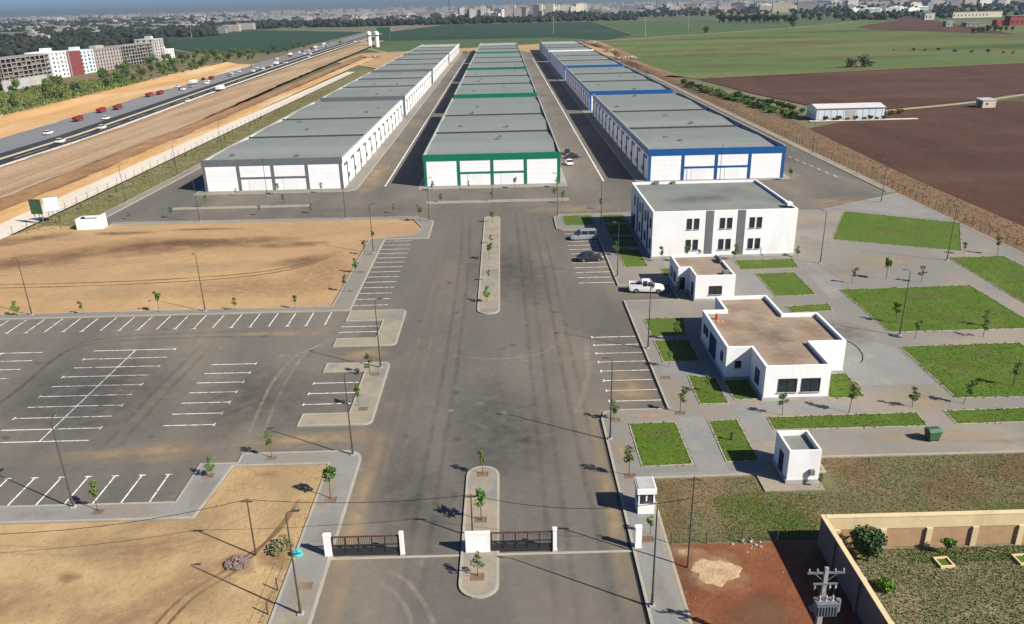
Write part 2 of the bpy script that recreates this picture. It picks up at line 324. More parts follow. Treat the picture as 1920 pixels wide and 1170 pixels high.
def track(par, pts, wd, m, z, name='tyre_track'):
    zc[0] += 1; zz = z+.009+.0004*(zc[0] % 40); P = [Vector(p) for p in pts]; Q = []
    for i in range(len(P)-1):      # Catmull-Rom
        p0, p1, p2, p3 = P[max(0, i-1)], P[i], P[i+1], P[min(len(P)-1, i+2)]
        for k in range(6):
            t = k/6; Q.append(.5*((2*p1)+(p2-p0)*t+(2*p0-5*p1+4*p2-p3)*t*t+(3*p1-p0-3*p2+p3)*t**3))
    Q.append(P[-1]); V = []; A = []; n = len(Q)
    for i, q in enumerate(Q):
        d = (Q[min(n-1, i+1)]-Q[max(0, i-1)]).normalized(); nn = Vector((-d.y, d.x)); e = min(1, min(i, n-1-i)/4)
        for s, a in ((-.5, 0), (-.2, 1), (.2, 1), (.5, 0)): V.append((q.x+nn.x*wd*s, q.y+nn.y*wd*s, zz)); A.append(a*e)
    F = [(4*i+k+1, 4*i+k, 4*i+k+4, 4*i+k+5) for i in range(n-1) for k in range(3)]
    o = MB().add(V, F).build(name, m_[m], par); at = o.data.attributes.new('fade', 'FLOAT', 'POINT'); at.data.foreach_set('value', A); return o
# ------------------------------------------------------------------ the ground, sheet by sheet
def cx(y):            # how far the highway swings to the left with distance
    return float(np.interp(y, [0, 280, 450, 700, 1000, 1330, 1700, 2600, 4000], [0, 0, -10, -21, -32, -44, -40, 40, 260]))
T = 45000
struct('ground', MB().flat([(-T, -3000), (T, -3000), (T, T*1.6), (-T, T*1.6)], -.30), m_['terrain'])
def field(name, poly, m, z): return struct(name, MB().flat(poly, z), m_[m])
field('green_field', [(86, 470), (103, 440), (310, 491), (1000, 662), (1000, 1000), (830, 1330), (560, 1315), (350, 1090), (148, 921), (100, 876), (88, 760)], 'crop_green', -.10)
field('green_field', [(-128, 742), (100, 742), (100, 872), (60, 1010), (-176, 1020), (-150, 880)], 'crop_mid', -.09)
field('green_field', [(-168, 1024), (60, 1014), (112, 905), (160, 1020), (190, 1750), (-120, 1760), (-195, 1330)], 'crop_dark', -.12)
field('green_field', [(106, 890), (148, 928), (350, 1098), (552, 1320), (470, 1620), (195, 1760), (164, 1020)], 'crop_mid', -.11)
field('green_field', [(-478, 1120), (-500, 1700), (-230, 1400), (-222, 1000), (-216, 800), (-300, 830)], 'crop_dark', -.12)
field('green_field', [(565, 1325), (830, 1340), (1010, 1010), (1400, 1250), (1200, 1900), (640, 2000), (478, 1640)], 'crop_mid', -.12)
field('ploughed_field', [(104, 434), (112, 361), (122, 304), (139, 299), (187, 320), (214, 338), (420, 425), (900, 600), (900, 634), (310, 487)], 'ploughed', -.06)
field('ploughed_field', [(93, 20), (94, 180), (98, 258), (139, 291), (187, 311), (214, 328), (420, 413), (900, 588), (900, 20)], 'ploughed', -.05)
field('green_field', [(196, 316), (232, 331), (420, 409), (600, 474), (380, 372), (215, 306)], 'crop_mid', -.035)
field('ploughed_field', [(470, 1110), (640, 1350), (770, 1720), (815, 1660), (640, 1210), (508, 815), (450, 1000)], 'ploughed', -.07)
field('town_ground', [(-480, 1100), (-300, 815), (-400, 700), (-900, 900), (-4000, 5500), (-1500, 6500), (-480, 1760), (-505, 1700)], 'town_soil', -.14)
def ribbon(name, pts, wd, m, z, parent=None):
    L = [(p[0], p[1]) for p in pts]; a = []; b = []
    for i in range(len(L)):
        p = Vector(L[max(0, i-1)]); q = Vector(L[min(len(L)-1, i+1)]); d = (q-p).normalized(); n = Vector((-d.y, d.x))
        wv = wd[i] if isinstance(wd, (list, tuple)) else wd
        a.append((L[i][0]+n.x*wv/2, L[i][1]+n.y*wv/2, z)); b.append((L[i][0]-n.x*wv/2, L[i][1]-n.y*wv/2, z))
    mb = MB(); k = len(L); mb.add(b+a, [(i, i+1, k+i+1, k+i) for i in range(k-1)])
    return struct(name, mb, m_[m], parent)
ribbon('farm_path', [(131, 291), (139, 295), (163, 304), (187, 315.5), (214, 333), (300, 371), (420, 419), (900, 594)], 3.2, 'path_dirt', .0)
ribbon('farm_path', [(96, 878), (148, 924), (250, 1008), (350, 1094), (470, 1220), (556, 1318), (613, 1375), (664, 1317), (760, 1290)], 6, 'path_dirt', -.03)
ribbon('farm_path', [(120, 745), (-100, 748), (-150, 880), (-170, 1020), (-198, 1330), (-120, 1765), (190, 1756), (470, 1628)], 5, 'path_dirt', -.03)
pf = [o for o in col.objects if o.name.startswith('ploughed_field')]; gf = [o for o in col.objects if o.name.startswith('green_field')]
for x, y, rx, ry, rot in ((150, 250, 30, 6, 35), (120, 215, 20, 4, 50), (200, 270, 40, 6, 20), (110, 160, 10, 30, -15), (160, 180, 40, 8, 30), (230, 230, 50, 8, 20), (300, 330, 60, 10, 18), (104, 235, 6, 14, 0)): patch(pf[1], x, y, rx, ry, rot, 'st_field', -.05, 'pale_soil')
for x, y, rx, ry, rot in ((190, 400, 60, 8, 18), (260, 430, 50, 7, 15), (150, 345, 24, 5, 25), (330, 450, 60, 7, 18)): patch(pf[0], x, y, rx, ry, rot, 'st_field', -.06, 'pale_soil')
for x, y, rx, ry, m in ((240, 560, 90, 20, 'st_fdry'), (160, 620, 60, 30, 'st_fgreen'), (400, 640, 120, 40, 'st_fgreen'), (300, 760, 120, 40, 'st_fdry'), (140, 520, 40, 16, 'st_fdry'), (250, 880, 100, 40, 'st_fgreen'), (480, 800, 120, 60, 'st_fdry'), (420, 980, 120, 50, 'st_fgreen'), (200, 700, 70, 20, 'st_fdry')): patch(gf[0], x, y, rx, ry, 8, m, -.10, 'crop_patch')
ribbon('field_margin', [(103, 437), (160, 452), (230, 470), (310, 489), (500, 536), (900, 637)], [3, 3.5, 4, 4, 4, 5], 'dry_grass', -.02)
field('shed_grass', [(90, 402), (100, 398), (112, 345), (121, 300), (108, 290), (101, 285), (94, 330)], 'yard_soil', -.01)
for x, y, rx, ry in ((101, 320, 5, 18), (106, 300, 6, 8), (98, 350, 4, 16)): patch(bpy.data.objects['shed_grass'], x, y, rx, ry, 10, 'st_green', -.01, 'green_patch')
# rolling earth between the site and the highway, lofted from cross-sections
def loft(name, ys, sect, m, jit=.0, follow=1.0):
    V = []; nx = len(sect)
    for y in ys:
        for (x, z) in sect:
            V.append((x+cx(y)*follow+random.uniform(-jit, jit)*2, y, z+random.uniform(-jit, jit)*.5))
    fs = [(j*nx+i, j*nx+i+1, (j+1)*nx+i+1, (j+1)*nx+i) for j in range(len(ys)-1) for i in range(nx-1)]
    return struct(name, MB().add(V, fs), m_[m])
ysA = list(np.arange(60, 700, 6.)); ysF = list(np.arange(60, 1000, 10.))
loft('earth_bank', ysF, [(-142, .15), (-139.6, .5), (-137, 1.3), (-133, 1.5), (-126, 1.4), (-119, 1.5), (-112.9, 1.6)], 'dirt_bank', .22, .8)
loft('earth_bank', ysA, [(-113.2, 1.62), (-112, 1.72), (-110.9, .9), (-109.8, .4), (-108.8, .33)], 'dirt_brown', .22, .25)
loft('earth_bank', ysA, [(-109.4, .36), (-106, .32), (-104.4, .25), (-103, .1)], 'dirt_orange', .1, .12)
field('concrete_track', [(-104, 60), (-96.3, 60), (-96.3, 300), (-96, 540), (-101.8, 540), (-103.2, 300)], 'dirt_pale', .18)
ysL = list(np.arange(60, 640, 8.))
field('scrub_ground', [(-500, 250), (-205, 250), (-208, 560), (-180, 640), (-196, 960), (-222, 1000), (-216, 800), (-300, 826), (-400, 690)], 'weed_soil', -.05)
loft('earth_bank', ysL, [(-214, .0), (-205, .4), (-200, 2.0), (-198, 2.4), (-195.5, 2.2), (-190, 1.0), (-182, .5), (-173.5, .15)], 'dirt_orange', .16, .75)
field('verge', [(-95.9, 140), (-86.2, 150), (-85.4, 205), (-85.2, 560), (-95.6, 560)], 'verge_grass', .05)
# the highway
def hroad(name, x0, x1, m, z, y0=60, y1=2600, parent=None):
    ys = list(np.arange(y0, y1, 20.)); return struct(name, MB().add([(x+cx(y), y, z) for y in ys for x in (x0, x1)], [(2*j, 2*j+1, 2*j+3, 2*j+2) for j in range(len(ys)-1)]), m_[m], parent)
hw = hroad('highway', -174, -142.3, 'asphalt_grey', .20)
hroad('new_asphalt', -155.5, -142.8, 'asphalt_new', .24, parent=hw)
hroad('shoulder', -142.9, -140.6, 'dirt_pale', .30, parent=hw)
hroad('median_strip', -150.2, -148.4, 'paint_yellow', .29, parent=hw)
for k in range(24):
    y = 180+k*14; hroad('lane_dash', -145.7, -145.5, 'paint_white', .28, y, y+21, hw) if k % 2 == 0 else None
# site asphalt
field('site_road', [(-84.5, -40), (84.4, -40), (84.4, 760), (-84.5, 760)], 'asphalt', 0)
road = bpy.data.objects['site_road']
# sandy lots beside the road
field('sandy_lot', [(-140, 20), (-17.25, 20), (-17.25, 63.9), (-26.1, 63.9), (-26.9, 55.9), (-140, 55.9)], 'dirt_near', .05)
field('sandy_lot', [(-120, 106), (-25.5, 106), (-25.5, 140.3), (-17.6, 143.1), (-16.5, 147.6), (-19, 154.3), (-78, 155.2), (-93, 156), (-97, 148), (-104, 140)], 'dirt', .06)
field('sandy_lot', [(-130, 60), (-80, 60), (-80, 104), (-120, 104)], 'dirt', .03)
field('earth_strip', [(84.3, -40), (93.4, -40), (94.4, 180), (98.4, 258), (104, 300), (100, 420), (88, 470), (84.3, 470)], 'dry_grass', -.02)
field('rubble_ground', [(-128, 640), (-82, 560), (-36, 735), (14, 742), (30, 700), (66, 748), (88, 610), (101, 610), (102, 900), (-60, 790), (-128, 760)], 'dirt', .02)
# pavements: raised, with kerbs
def paved(name, poly, m, h=.14, kerb=True, kw=.22, kz=.008):
    o = struct(name, MB().flat(poly, h) if kerb else MB().prism(poly, -.02, h), m_[m])
    if kerb:
        A = sum(poly[i][0]*poly[(i+1) % len(poly)][1]-poly[(i+1) % len(poly)][0]*poly[i][1] for i in range(len(poly)))
        p = poly if A > 0 else poly[::-1]
        q = MB().rail(p, kw, .0, h+kz, True); q.v = [(v[0], v[1], v[2]) for v in q.v]
        k = q.build('kerb', m_['kerb'], o)
    return o
def arc(cx_, cy_, r, a0, a1, n=8):
    return [(cx_+r*math.cos(R(a0+(a1-a0)*i/n)), cy_+r*math.sin(R(a0+(a1-a0)*i/n))) for i in range(n+1)]
PV = {}
PV['nw'] = paved('pavement', [(-14.3, 20)]+arc(-16.0, 64.6, 1.7, 0, 90, 6)+[(-26, 66.3), (-26, 64.6), (-29.5, 64.6), (-29.5, 58.5), (-110, 58.5), (-110, 56), (-27, 56), (-26.2, 64), (-17.3, 64), (-17.3, 20)], 'paving_grey')
PV['i1'] = paved('pavement', [(-22, 71.3), (-15.2, 71.3)]+arc(-15.2, 72.2, .9, -90, 0, 4)+arc(-15.2, 85.5, .9, 0, 90, 4)+[(-22, 86.4), (-22, 84), (-17.1, 84), (-17.1, 73.9), (-22, 73.9)], 'paving_tan')
PV['i2'] = paved('pavement', [(-22.3, 91.4), (-15.2, 91.4)]+arc(-15.2, 92.3, .9, -90, 0, 4)+arc(-15.2, 103, .9, 0, 90, 4)+[(-22.28, 103.9), (-22.28, 100), (-17.2, 100), (-17.2, 94), (-22.3, 94)], 'paving_tan')
PV['lot'] = paved('pavement', [(-110, 104), (-22.3, 104), (-22.3, 140), (-14.3, 140)]+arc(-15.6, 152, 1.3, 0, 90, 5)+[(-18.2, 156.4), (-80, 157.4), (-80, 155.6), (-18.8, 154.6), (-16.3, 147.5), (-17.4, 142.9), (-25.3, 140.2), (-25.3, 106), (-110, 106)], 'paving')
PV['med1'] = paved('median', arc(-2.7, 47.0, 1.5, 180, 360, 10)+arc(-2.7, 61.4, 1.5, 0, 180, 10), 'paving_tan')
PV['med2'] = paved('median', arc(-2.8, 103, 1.6, 180, 360, 10)+arc(-2.8, 153.5, 1.6, 0, 180, 10), 'paving_tan')
PV['plaza'] = paved('plaza', [(9.2, 20), (9.2, 71.2)]+[(9.6, 72.6), (10.8, 73.1), (16.4, 73.1), (16.4, 105.2), (24.2, 105.2), (24.2, 111.6), (16.5, 111.6), (16.5, 143.2), (10.4, 143.2), (9.4, 144.2), (9.4, 153), (10.6, 155), (22, 155.2), (62.9, 153.4), (84.2, 166.2),
    (84.2, 62.9), (28.2, 62.9), (28.2, 60.4), (12.2, 60.2), (11.9, 20)], 'paving')
for nm, poly in (('a', [(-72, 167.4), (-42.5, 167.4), (-42.5, 169), (-72, 169)]), ('b', [(-17.2, 167.2), (13.6, 167.2), (13.6, 169), (-17.2, 169)])):
    PV['cr'+nm] = paved('verge_island', poly, 'paving_tan')
for nm, poly in (('L', [(-72.5, 181.3), (-36.6, 181.3), (-34.8, 184), (-34.8, 740), (-72.5, 740)]), ('G', [(-20.3, 181.4), (14.4, 181.4), (14.4, 740), (-20.3, 740)]), ('B', [(30.8, 183), (67.2, 183), (67.2, 745), (30.8, 745)])):
    PV['w'+nm] = paved('apron', poly, 'paving' if nm == 'L' else 'paving_grey', .12)
paved('pavement', [(-86.1, 158), (-83.6, 160), (-82.9, 205), (-82.9, 560), (-85.2, 560), (-85.4, 205)], 'paving', .14)
paved('pavement', [(82.6, 168), (84.6, 168), (84.6, 470), (82.6, 470)], 'paving_tan', .14)
# grey paver fields inlaid in the plaza
PL = PV['plaza']
def inlay(poly, m, z=.146, name='paver_field'): return MB().flat(poly, z).build(name, m_[m], PL)
for poly in ([(16.8, 61.0), (19.6, 61.0), (19.6, 71), (16.8, 71)], [(23.0, 66.0), (25.6, 66.0), (25.6, 73.5), (23.0, 73.5)], [(26.2, 71.2), (36, 71.2), (34.2, 73.8), (26.2, 73.8)], [(38.2, 77), (46.6, 77), (46.6, 87), (38.2, 95)],
             [(33.0, 99.5), (37.9, 104.6), (37.9, 116.5), (33.0, 116.5)], [(45.2, 103), (47.9, 105), (50, 112), (48.5, 121), (46.4, 117)], [(86.9-3, 131), (84, 165), (66, 154.5), (84, 143.5)], [(17.2, 80.5), (19.6, 80.5), (23.6, 79), (23.6, 89), (19, 90)],
             [(12.4, 60.5), (21.4, 60.5), (21.4, 60.98), (12.4, 60.98)], [(9.5, 30), (11.6, 30), (11.6, 57), (9.5, 57)]):
    inlay(poly, 'paving_grey')
# lawns, each with a thin concrete edge
LAWNS = [[(11.95, 62.1), (16.5, 62.3), (16.5, 70), (11.95, 70)], [(19.8, 62.5), (22.7, 62.6), (22.8, 70.2), (20.0, 70.1)], [(20.0, 73.8), (22.9, 73.8), (23.1, 79.6), (20.2, 80.6)],
         [(23.9, 74.6), (26.4, 74.6), (26.4, 79.0), (23.9, 79.0)], [(33.9, 74.4), (37.6, 74.4), (37.9, 80.0), (33.9, 80.0)], [(26.0, 68.1), (41.1, 68.1), (41.3, 70.7), (26.1, 70.5)],
         [(44.2, 68.3), (62, 68.6), (62, 71.3), (44.4, 70.9)], [(47.0, 73.7), (62, 73.4), (62, 87.2), (47.4, 86.9)], [(48.2, 91.5), (67.3, 91.6), (67.3, 107.8), (48.2, 107.3)], [(70.5, 92), (80, 92), (80, 121), (71.2, 120.8)],
         [(57.2, 132.8), (75.1, 124.3), (84, 141.2), (66.8, 151.6)], [(38.3, 105.3), (44.0, 105.6), (44.3, 115.6), (38.4, 115.3)], [(38.3, 98.9), (43.9, 99.3), (44.3, 101.8), (38.3, 101.2)], [(36.9, 117.5), (45.8, 117.8), (46.4, 122.3), (36.9, 122.2)],
         [(11.2, 146.2), (16.8, 146.2), (16.8, 153.6), (11.2, 153.6)], [(19.0, 147.4), (23.2, 147.4), (23.2, 153.4), (19.0, 153.4)], [(18.9, 139), (22.9, 139), (22.9, 146), (18.9, 146)], [(18.9, 131.4), (22.9, 131.4), (22.9, 137.6), (18.9, 137.6)],
         [(18.9, 120.2), (22.5, 120.2), (22.5, 129.6), (18.9, 129.6)], [(18.2, 92), (22.4, 92), (23.4, 98), (18.2, 98)], [(18.2, 84.4), (22.4, 84.4), (22.4, 90.6), (18.2, 90.6)], [(24.3, 115.2), (27, 115.2), (27, 119), (24.3, 119)]]
for p in LAWNS:
    lw = MB().flat(p, .15).build('lawn', m_['lawn'], PL)
    for _ in range(4 if len(LAWNS) and abs(p[0][0]-p[2][0]) > 8 else 2):
        f, g = random.uniform(.2, .8), random.uniform(.15, .85); xa = p[0][0]+(p[2][0]-p[0][0])*f; ya = p[0][1]+(p[2][1]-p[0][1])*g; sz = min(abs(p[2][0]-p[0][0])*.3, abs(p[2][1]-p[0][1])*.3, 2.5)
        patch(lw, xa, ya, sz, sz*.8, 0, 'st_dry', .15, 'dry_patch')
    A = sum(p[i][0]*p[(i+1) % len(p)][1]-p[(i+1) % len(p)][0]*p[i][1] for i in range(len(p)))
    MB().rail(p if A < 0 else p[::-1], .13, .1, .19, True).build('lawn_edge', m_['kerb'], lw)
# ground of the weedy lot, the red plot and the walled yard
field('weedy_lot', [(11.95, 50.9), (24, 50.9), (84.2, 51.2), (84.2, 62.85), (28.25, 62.85), (28.25, 60.35), (11.95, 60.15)], 'weed_soil', .05)
field('red_earth_plot', [(11.95, 20), (23.9, 20), (23.9, 50.9), (11.95, 50.9)], 'dirt_red', .06)
field('walled_yard', [(23.9, 20), (84, 20), (84, 51), (23.9, 51)], 'yard_soil', .055)
# a patch of spread sand on the red plot: uneven heap
V = []; n1, n2 = 40, 14
for j in range(n2+1):
    for i in range(n1):
        a = 2*math.pi*i/n1; r = j/n2; rr = r*(1+.13*math.sin(3*a+1)+.07*math.sin(7*a)+.05*math.sin(11*a)+random.uniform(-.05, .05))
        V.append((15.0+1.75*rr*math.cos(a), 47.7+1.4*rr*math.sin(a), .065+(.03 if j < n2 else 0)+(random.uniform(-.004, .016) if 0 < j < n2 else .0)))
fs = [(j*n1+i, j*n1+(i+1) % n1, (j+1)*n1+(i+1) % n1, (j+1)*n1+i) for j in range(n2) for i in range(n1)]
struct('spread_sand', MB().add(V, [f[::-1] for f in fs]), m_['sand'])
SPREAD = bpy.data.objects['spread_sand']
RP = bpy.data.objects['red_earth_plot']; WD = bpy.data.objects['weedy_lot']; YR = bpy.data.objects['walled_yard']
patch(RP, 15.0, 47.7, 2.9, 2.3, 0, 'st_sand', .06); patch(RP, 13.2, 50.0, 1.6, .9, 0, 'st_sand', .06); patch(RP, 12.6, 47.5, .8, 3, 0, 'st_brown', .06); patch(RP, 17, 43, 3, 3, 0, 'st_brown', .06)
for x, y, rx, ry, m in ((13.3, 57.5, 1.8, 2.6, 'st_soil'), (13.2, 53.6, 1.3, 2.0, 'st_soil'), (31, 60.5, 3, 1.6, 'st_soil'), (38, 58, 4, 3, 'st_soil'), (45, 60, 4, 3, 'st_soil'), (47, 55, 5, 2, 'st_soil'), (18, 52, 2.4, 1.2, 'st_dry'), (21.6, 54.2, 2.8, 2.6, 'st_green'), (22.8, 52.8, 1.6, 1.8, 'st_green'), (19.4, 56.2, 2.6, 2, 'st_green'), (28, 55, 3, 3, 'st_dry'), (35, 54, 4, 2, 'st_dry'), (42, 53.6, 4, 2, 'st_green'), (50, 58, 4, 3, 'st_soil')): patch(WD, x, y, rx, ry, random.uniform(-20, 20), m, .05)
for x, y, rx, ry, m in ((30, 46.5, 3, 1.6, 'st_dry'), (36, 45, 4, 1.6, 'st_dry'), (27, 43.5, 1.6, 2, 'st_tan'), (25, 46, .9, 2.6, 'st_tan'), (34, 48.6, 7, .8, 'st_green'), (31, 44, 2, 1.5, 'st_dry'), (38, 47, 3, 1, 'st_dry'), (25.4, 42, 1, 2, 'st_tan')): patch(YR, x, y, rx, ry, 0, m, .055)
# painted lines: every line its own strip, 5 mm above the asphalt
def pline(x0, y0, x1, y1, wd=.15, z=.006, name='parking_line'):
    d = Vector((x1-x0, y1-y0)).normalized(); n = Vector((-d.y, d.x))*wd/2
    return MB().add([(x0-n.x, y0-n.y, z), (x1-n.x, y1-n.y, z), (x1+n.x, y1+n.y, z), (x0+n.x, y0+n.y, z)], [(0, 1, 2, 3)]).build(name, m_['paint_white'], road)
def foot(x, y, vert=False, z=.0075):
    pline(x-(0 if vert else .32), y-(.32 if vert else 0), x+(0 if vert else .32), y+(.32 if vert else 0), .14, z)
for k in range(21):
    x = -24.9-2.52*k; pline(x, 103.8, x, 99.0); foot(x, 98.95) if k % 3 else None
for k in range(10):
    y = 69.7+2.5*k; pline(-52.8, y, -42.5, y); foot(-42.45, y, True) if k % 2 else foot(-52.85, y, True)
pline(-47.45, 69.6, -47.45, 92.2, .13, .0085)
for k in range(7):
    y = 72.3+2.47*k; pline(-36.1, y, -30.8, y); foot(-30.75, y, True)
for k in range(9):
    y = 72.2+2.5*k; pline(-69.6, y, -59.2, y)
pline(-64.4, 72, -64.4, 92.4, .13, .0085)
for k in range(14):
    x = -31.85-2.48*k; pline(x, 63.0, x, 58.6); foot(x, 63.05)
for y in (76.2, 78.75, 81.3): pline(-22.4, y, -17.3, y); foot(-22.45, y, True)
for y in (96.3, 98.2): pline(-22.5, y, -17.4, y)
for k in range(14):
    y = 106.2+2.52*k; pline(-22.2, y, -17.3, y)
for k in range(8):
    y = 75.15+2.48*k; pline(10.6, y, 16.2, y); foot(10.55, y, True)
for k in range(12):
    y = 113.5+2.5*k; pline(10.8, y, 16.2, y)
# edge lines in the alleys and dashes on the east road
for x, ya, yb in ((-28.6, 186, 640), (23.4, 186, 640)):
    pline(x, ya, x, yb, .35, .008, 'edge_line')
for k in range(14):
    y = 184+k*4.2; pline(78.4-(y-184)*.085, y, 78.3-(y-184)*.085, y+2.4, .2, .008, 'lane_dash')
# dust, tyre tracks and stains on the asphalt
for off in (-.75, .75):
    track(road, [(-10.2+off*.3, 48.4+off), (-8.2+off*.6, 46.6+off*.7), (-6.6+off, 43.4), (-6.0+off, 39)], .55, 'st_pale', 0)
    track(road, [(-25.6+off, 68), (-26.3+off, 76), (-26.5+off, 83), (-25.6+off*.6, 90+off*.6), (-22, 95+off)], .5, 'st_pale', 0)
    track(road, [(8.0+off, 40), (7.2+off, 62), (6.8+off, 90), (6.4+off, 130), (5.5+off, 158)], .7, 'st_tyre', 0)
    track(road, [(3.6+off, 40), (3.4+off, 62), (3.2+off, 90), (3.0+off, 130), (2.5+off, 165)], .7, 'st_tyre', 0)
    track(road, [(-7.6+off, 40), (-7.4+off, 62), (-7.0+off, 90), (-7.2+off, 130), (-8.5+off, 165)], .7, 'st_tyre', 0)
    track(road, [(-11.2+off, 52), (-11.0+off, 80), (-10.6+off, 120), (-11.4+off, 160)], .7, 'st_dust', 0)
    track(road, [(-14, 68.6+off), (-24, 68.4+off), (-40, 66.6+off), (-62, 66+off)], .8, 'st_dust', 0)
    track(road, [(-58, 68+off), (-56.4, 80+off), (-55.6, 94+off), (-44, 96.5+off), (-26, 96+off)], .7, 'st_tyre', 0)
    track(road, [(-39.6+off, 66), (-39.4+off, 80), (-38.6+off, 95)], .7, 'st_tyre', 0)
    track(road, [(-31+off, 188), (-31.4+off, 300), (-31.6+off, 430)], .8, 'st_dust', 0); track(road, [(19+off, 176), (19.4+off, 260), (19+off, 400)], .8, 'st_dust', 0)
    track(road, [(-60, 163+off), (-30, 163.6+off), (0, 161+off), (14, 163+off), (30, 170+off), (60, 172+off)], .9, 'st_tyre', 0)
track(road, [(-7.4, 88.2), (-3.6, 86.9), (-.4, 86.7), (2.6, 87.4), (4.9, 89.0), (6.5, 92.2), (7.0, 97)], .4, 'st_pale', 0); track(road, [(9.9, 93), (9.4, 88), (9.0, 82), (7.2, 74.4), (6.2, 72)], .9, 'st_pale', 0)
for x, y, rx, ry, rot, m in ((6.5, 70, 4, 22, 0, 'st_dust'), (5, 100, 5, 20, 0, 'st_dust'), (-12.6, 75, 1.8, 20, 0, 'st_dust'), (-13.2, 55, 1.4, 14, 0, 'st_tan'), (8.2, 56, 1.1, 14, 0, 'st_tan'), (13.4, 78, 3.4, 4.5, 0, 'st_tan'), (13.6, 86, 3.4, 5, 0, 'st_dust'), (-37, 66.8, 9, 2.2, 2, 'st_tan'), (-20, 68.6, 8, 2.2, 0, 'st_tan'),
        (-60, 97, 11, 1.6, 0, 'st_dust'), (-30, 96.5, 7, 1.6, 0, 'st_tan'), (-46, 80, 12, 11, 0, 'st_dark'), (-28, 78, 7, 11, 0, 'st_dark'), (-1, 70, 6, 14, 0, 'st_dark'), (-9, 58, 4, 10, 0, 'st_dark'), (0, 120, 7, 18, 0, 'st_dark'), (-10, 120, 4, 26, 0, 'st_dust'), (6, 140, 5, 16, 0, 'st_dust'), (-4, 160, 16, 5, 0, 'st_dust'), (14, 160, 9, 5, 0, 'st_tan'), (70, 160, 9, 4.5, 20, 'st_tan'), (72, 178, 9, 8, 0, 'st_dust'),
        (-30, 162, 12, 4, 0, 'st_dust'), (-60, 161, 14, 4, 0, 'st_dust'), (20, 172, 8, 6, 0, 'st_dust'), (4, 45, 4, 3, 0, 'st_dust'), (-9, 52.2, 3, 1.6, 0, 'st_pale'), (-7.2, 49.8, 1.6, .9, 10, 'st_pale'), (3.4, 49.8, 1.5, .8, 0, 'st_pale'), (-1, 50, 2.2, .7, 0, 'st_pale'), (-10.5, 44.3, .7, .6, 0, 'st_pale'), (-18, 89, 3.6, 2, 0, 'st_tan'), (-33, 200, 4, 30, 0, 'st_tan'), (19, 250, 5, 40, 0, 'st_dust'), (-32, 330, 5, 40, 0, 'st_dust'), (75, 230, 6, 30, 0, 'st_dark'), (72, 280, 5, 30, 0, 'st_tan')):
    patch(road, x, y, rx, ry, rot, m, 0, 'dust_patch')
for k in range(26): patch(road, random.uniform(-13, 8), random.uniform(52, 165), random.uniform(.3, .9), random.uniform(.3, 1.2), random.uniform(0, 180), random.choice(['st_dark', 'st_dark', 'st_pale']), 0, 'oil_stain')
for k in range(22): patch(road, random.uniform(-70, -24), random.uniform(66, 100), random.uniform(.3, 1.1), random.uniform(.3, 1.0), random.uniform(0, 180), random.choice(['st_dark', 'st_dark', 'st_pale']), 0, 'oil_stain')
lots = [o for o in col.objects if o.name.startswith('sandy_lot')]
for x, y, rx, ry, rot, m in ((-66, 138.5, 20, 6.0, 4, 'st_brown'), (-52, 141, 16, 3.6, -3, 'st_brown'), (-84, 131, 14, 5, 8, 'st_brown'), (-40, 138, 9, 2.2, -2, 'st_brown'), (-92, 146, 9, 4, 30, 'st_brown'), (-74, 149, 8, 1.4, 0, 'st_brown'), (-60, 150.5, 10, 1.0, 0, 'st_brown'), (-35, 128, 6, 3, 20, 'st_brown'), (-84, 147, 5, 2.4, 0, 'st_tan'), (-40, 115, 14, 6, 0, 'st_rust'), (-30, 122, 6, 10, 0, 'st_rust'), (-62, 114, 12, 4, 0, 'st_tan'), (-50, 126, 14, 4, 3, 'st_tan')):
    patch(lots[1], x, y, rx, ry, rot, m, .06)
for dy in (0, 1.6): track(lots[1], [(-95, 122+dy), (-75, 126+dy), (-55, 133+dy), (-30, 146+dy), (-20, 151+dy)], .7, 'st_tan', .06); track(lots[1], [(-90, 118+dy), (-60, 118+dy), (-38, 122+dy), (-28, 134+dy)], .6, 'st_brown', .06)
for x, y, rx, ry, rot, m in ((-30, 52, 7, 2.2, 0, 'st_rust'), (-24, 48, 4, 2.5, 20, 'st_rust'), (-40, 46, 7, 3, 0, 'st_rust'), (-20, 60.5, 2.2, 2.8, 0, 'st_tan'), (-22.5, 62.5, 1.3, .8, 0, 'st_rust'), (-18.6, 50.6, 1.6, 1.6, 0, 'st_brown'), (-21.6, 50, 1.8, 1.3, 0, 'st_brown'), (-34, 49, 1.2, .7, 0, 'st_brown'), (-28, 44.5, 5, 2, 0, 'st_rust')): patch(lots[0], x, y, rx, ry, rot, m, .05)
for dy in (0, .9): track(lots[0], [(-26+dy, 40), (-24.6+dy, 46), (-22+dy, 49.6), (-19.5, 53.5+dy), (-18.6, 58+dy)], .35, 'st_brown', .05); track(lots[0], [(-44, 52.5+dy), (-34, 51.6+dy), (-26, 52.6+dy), (-21, 57+dy)], .4, 'st_tan', .05)
for x, y in ((-14.0, 63), (-6.4, 74), (2.2, 98), (-8.4, 132), (6.2, 148), (-33, 67.4), (-50, 97.6)):
    MB().bar((x, y, .0), (x, y, .014), .36, .36, 14).build('manhole_cover', m_['concrete_dark'], road)
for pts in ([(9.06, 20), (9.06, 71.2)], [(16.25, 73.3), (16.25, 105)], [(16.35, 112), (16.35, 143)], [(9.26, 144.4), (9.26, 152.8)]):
    MB().rail(pts, .13, .0, .012).build('kerb_shade_strip', m_['tyre'], road)  # near-black strip along the kerb foot, painting in the kerb's own shade
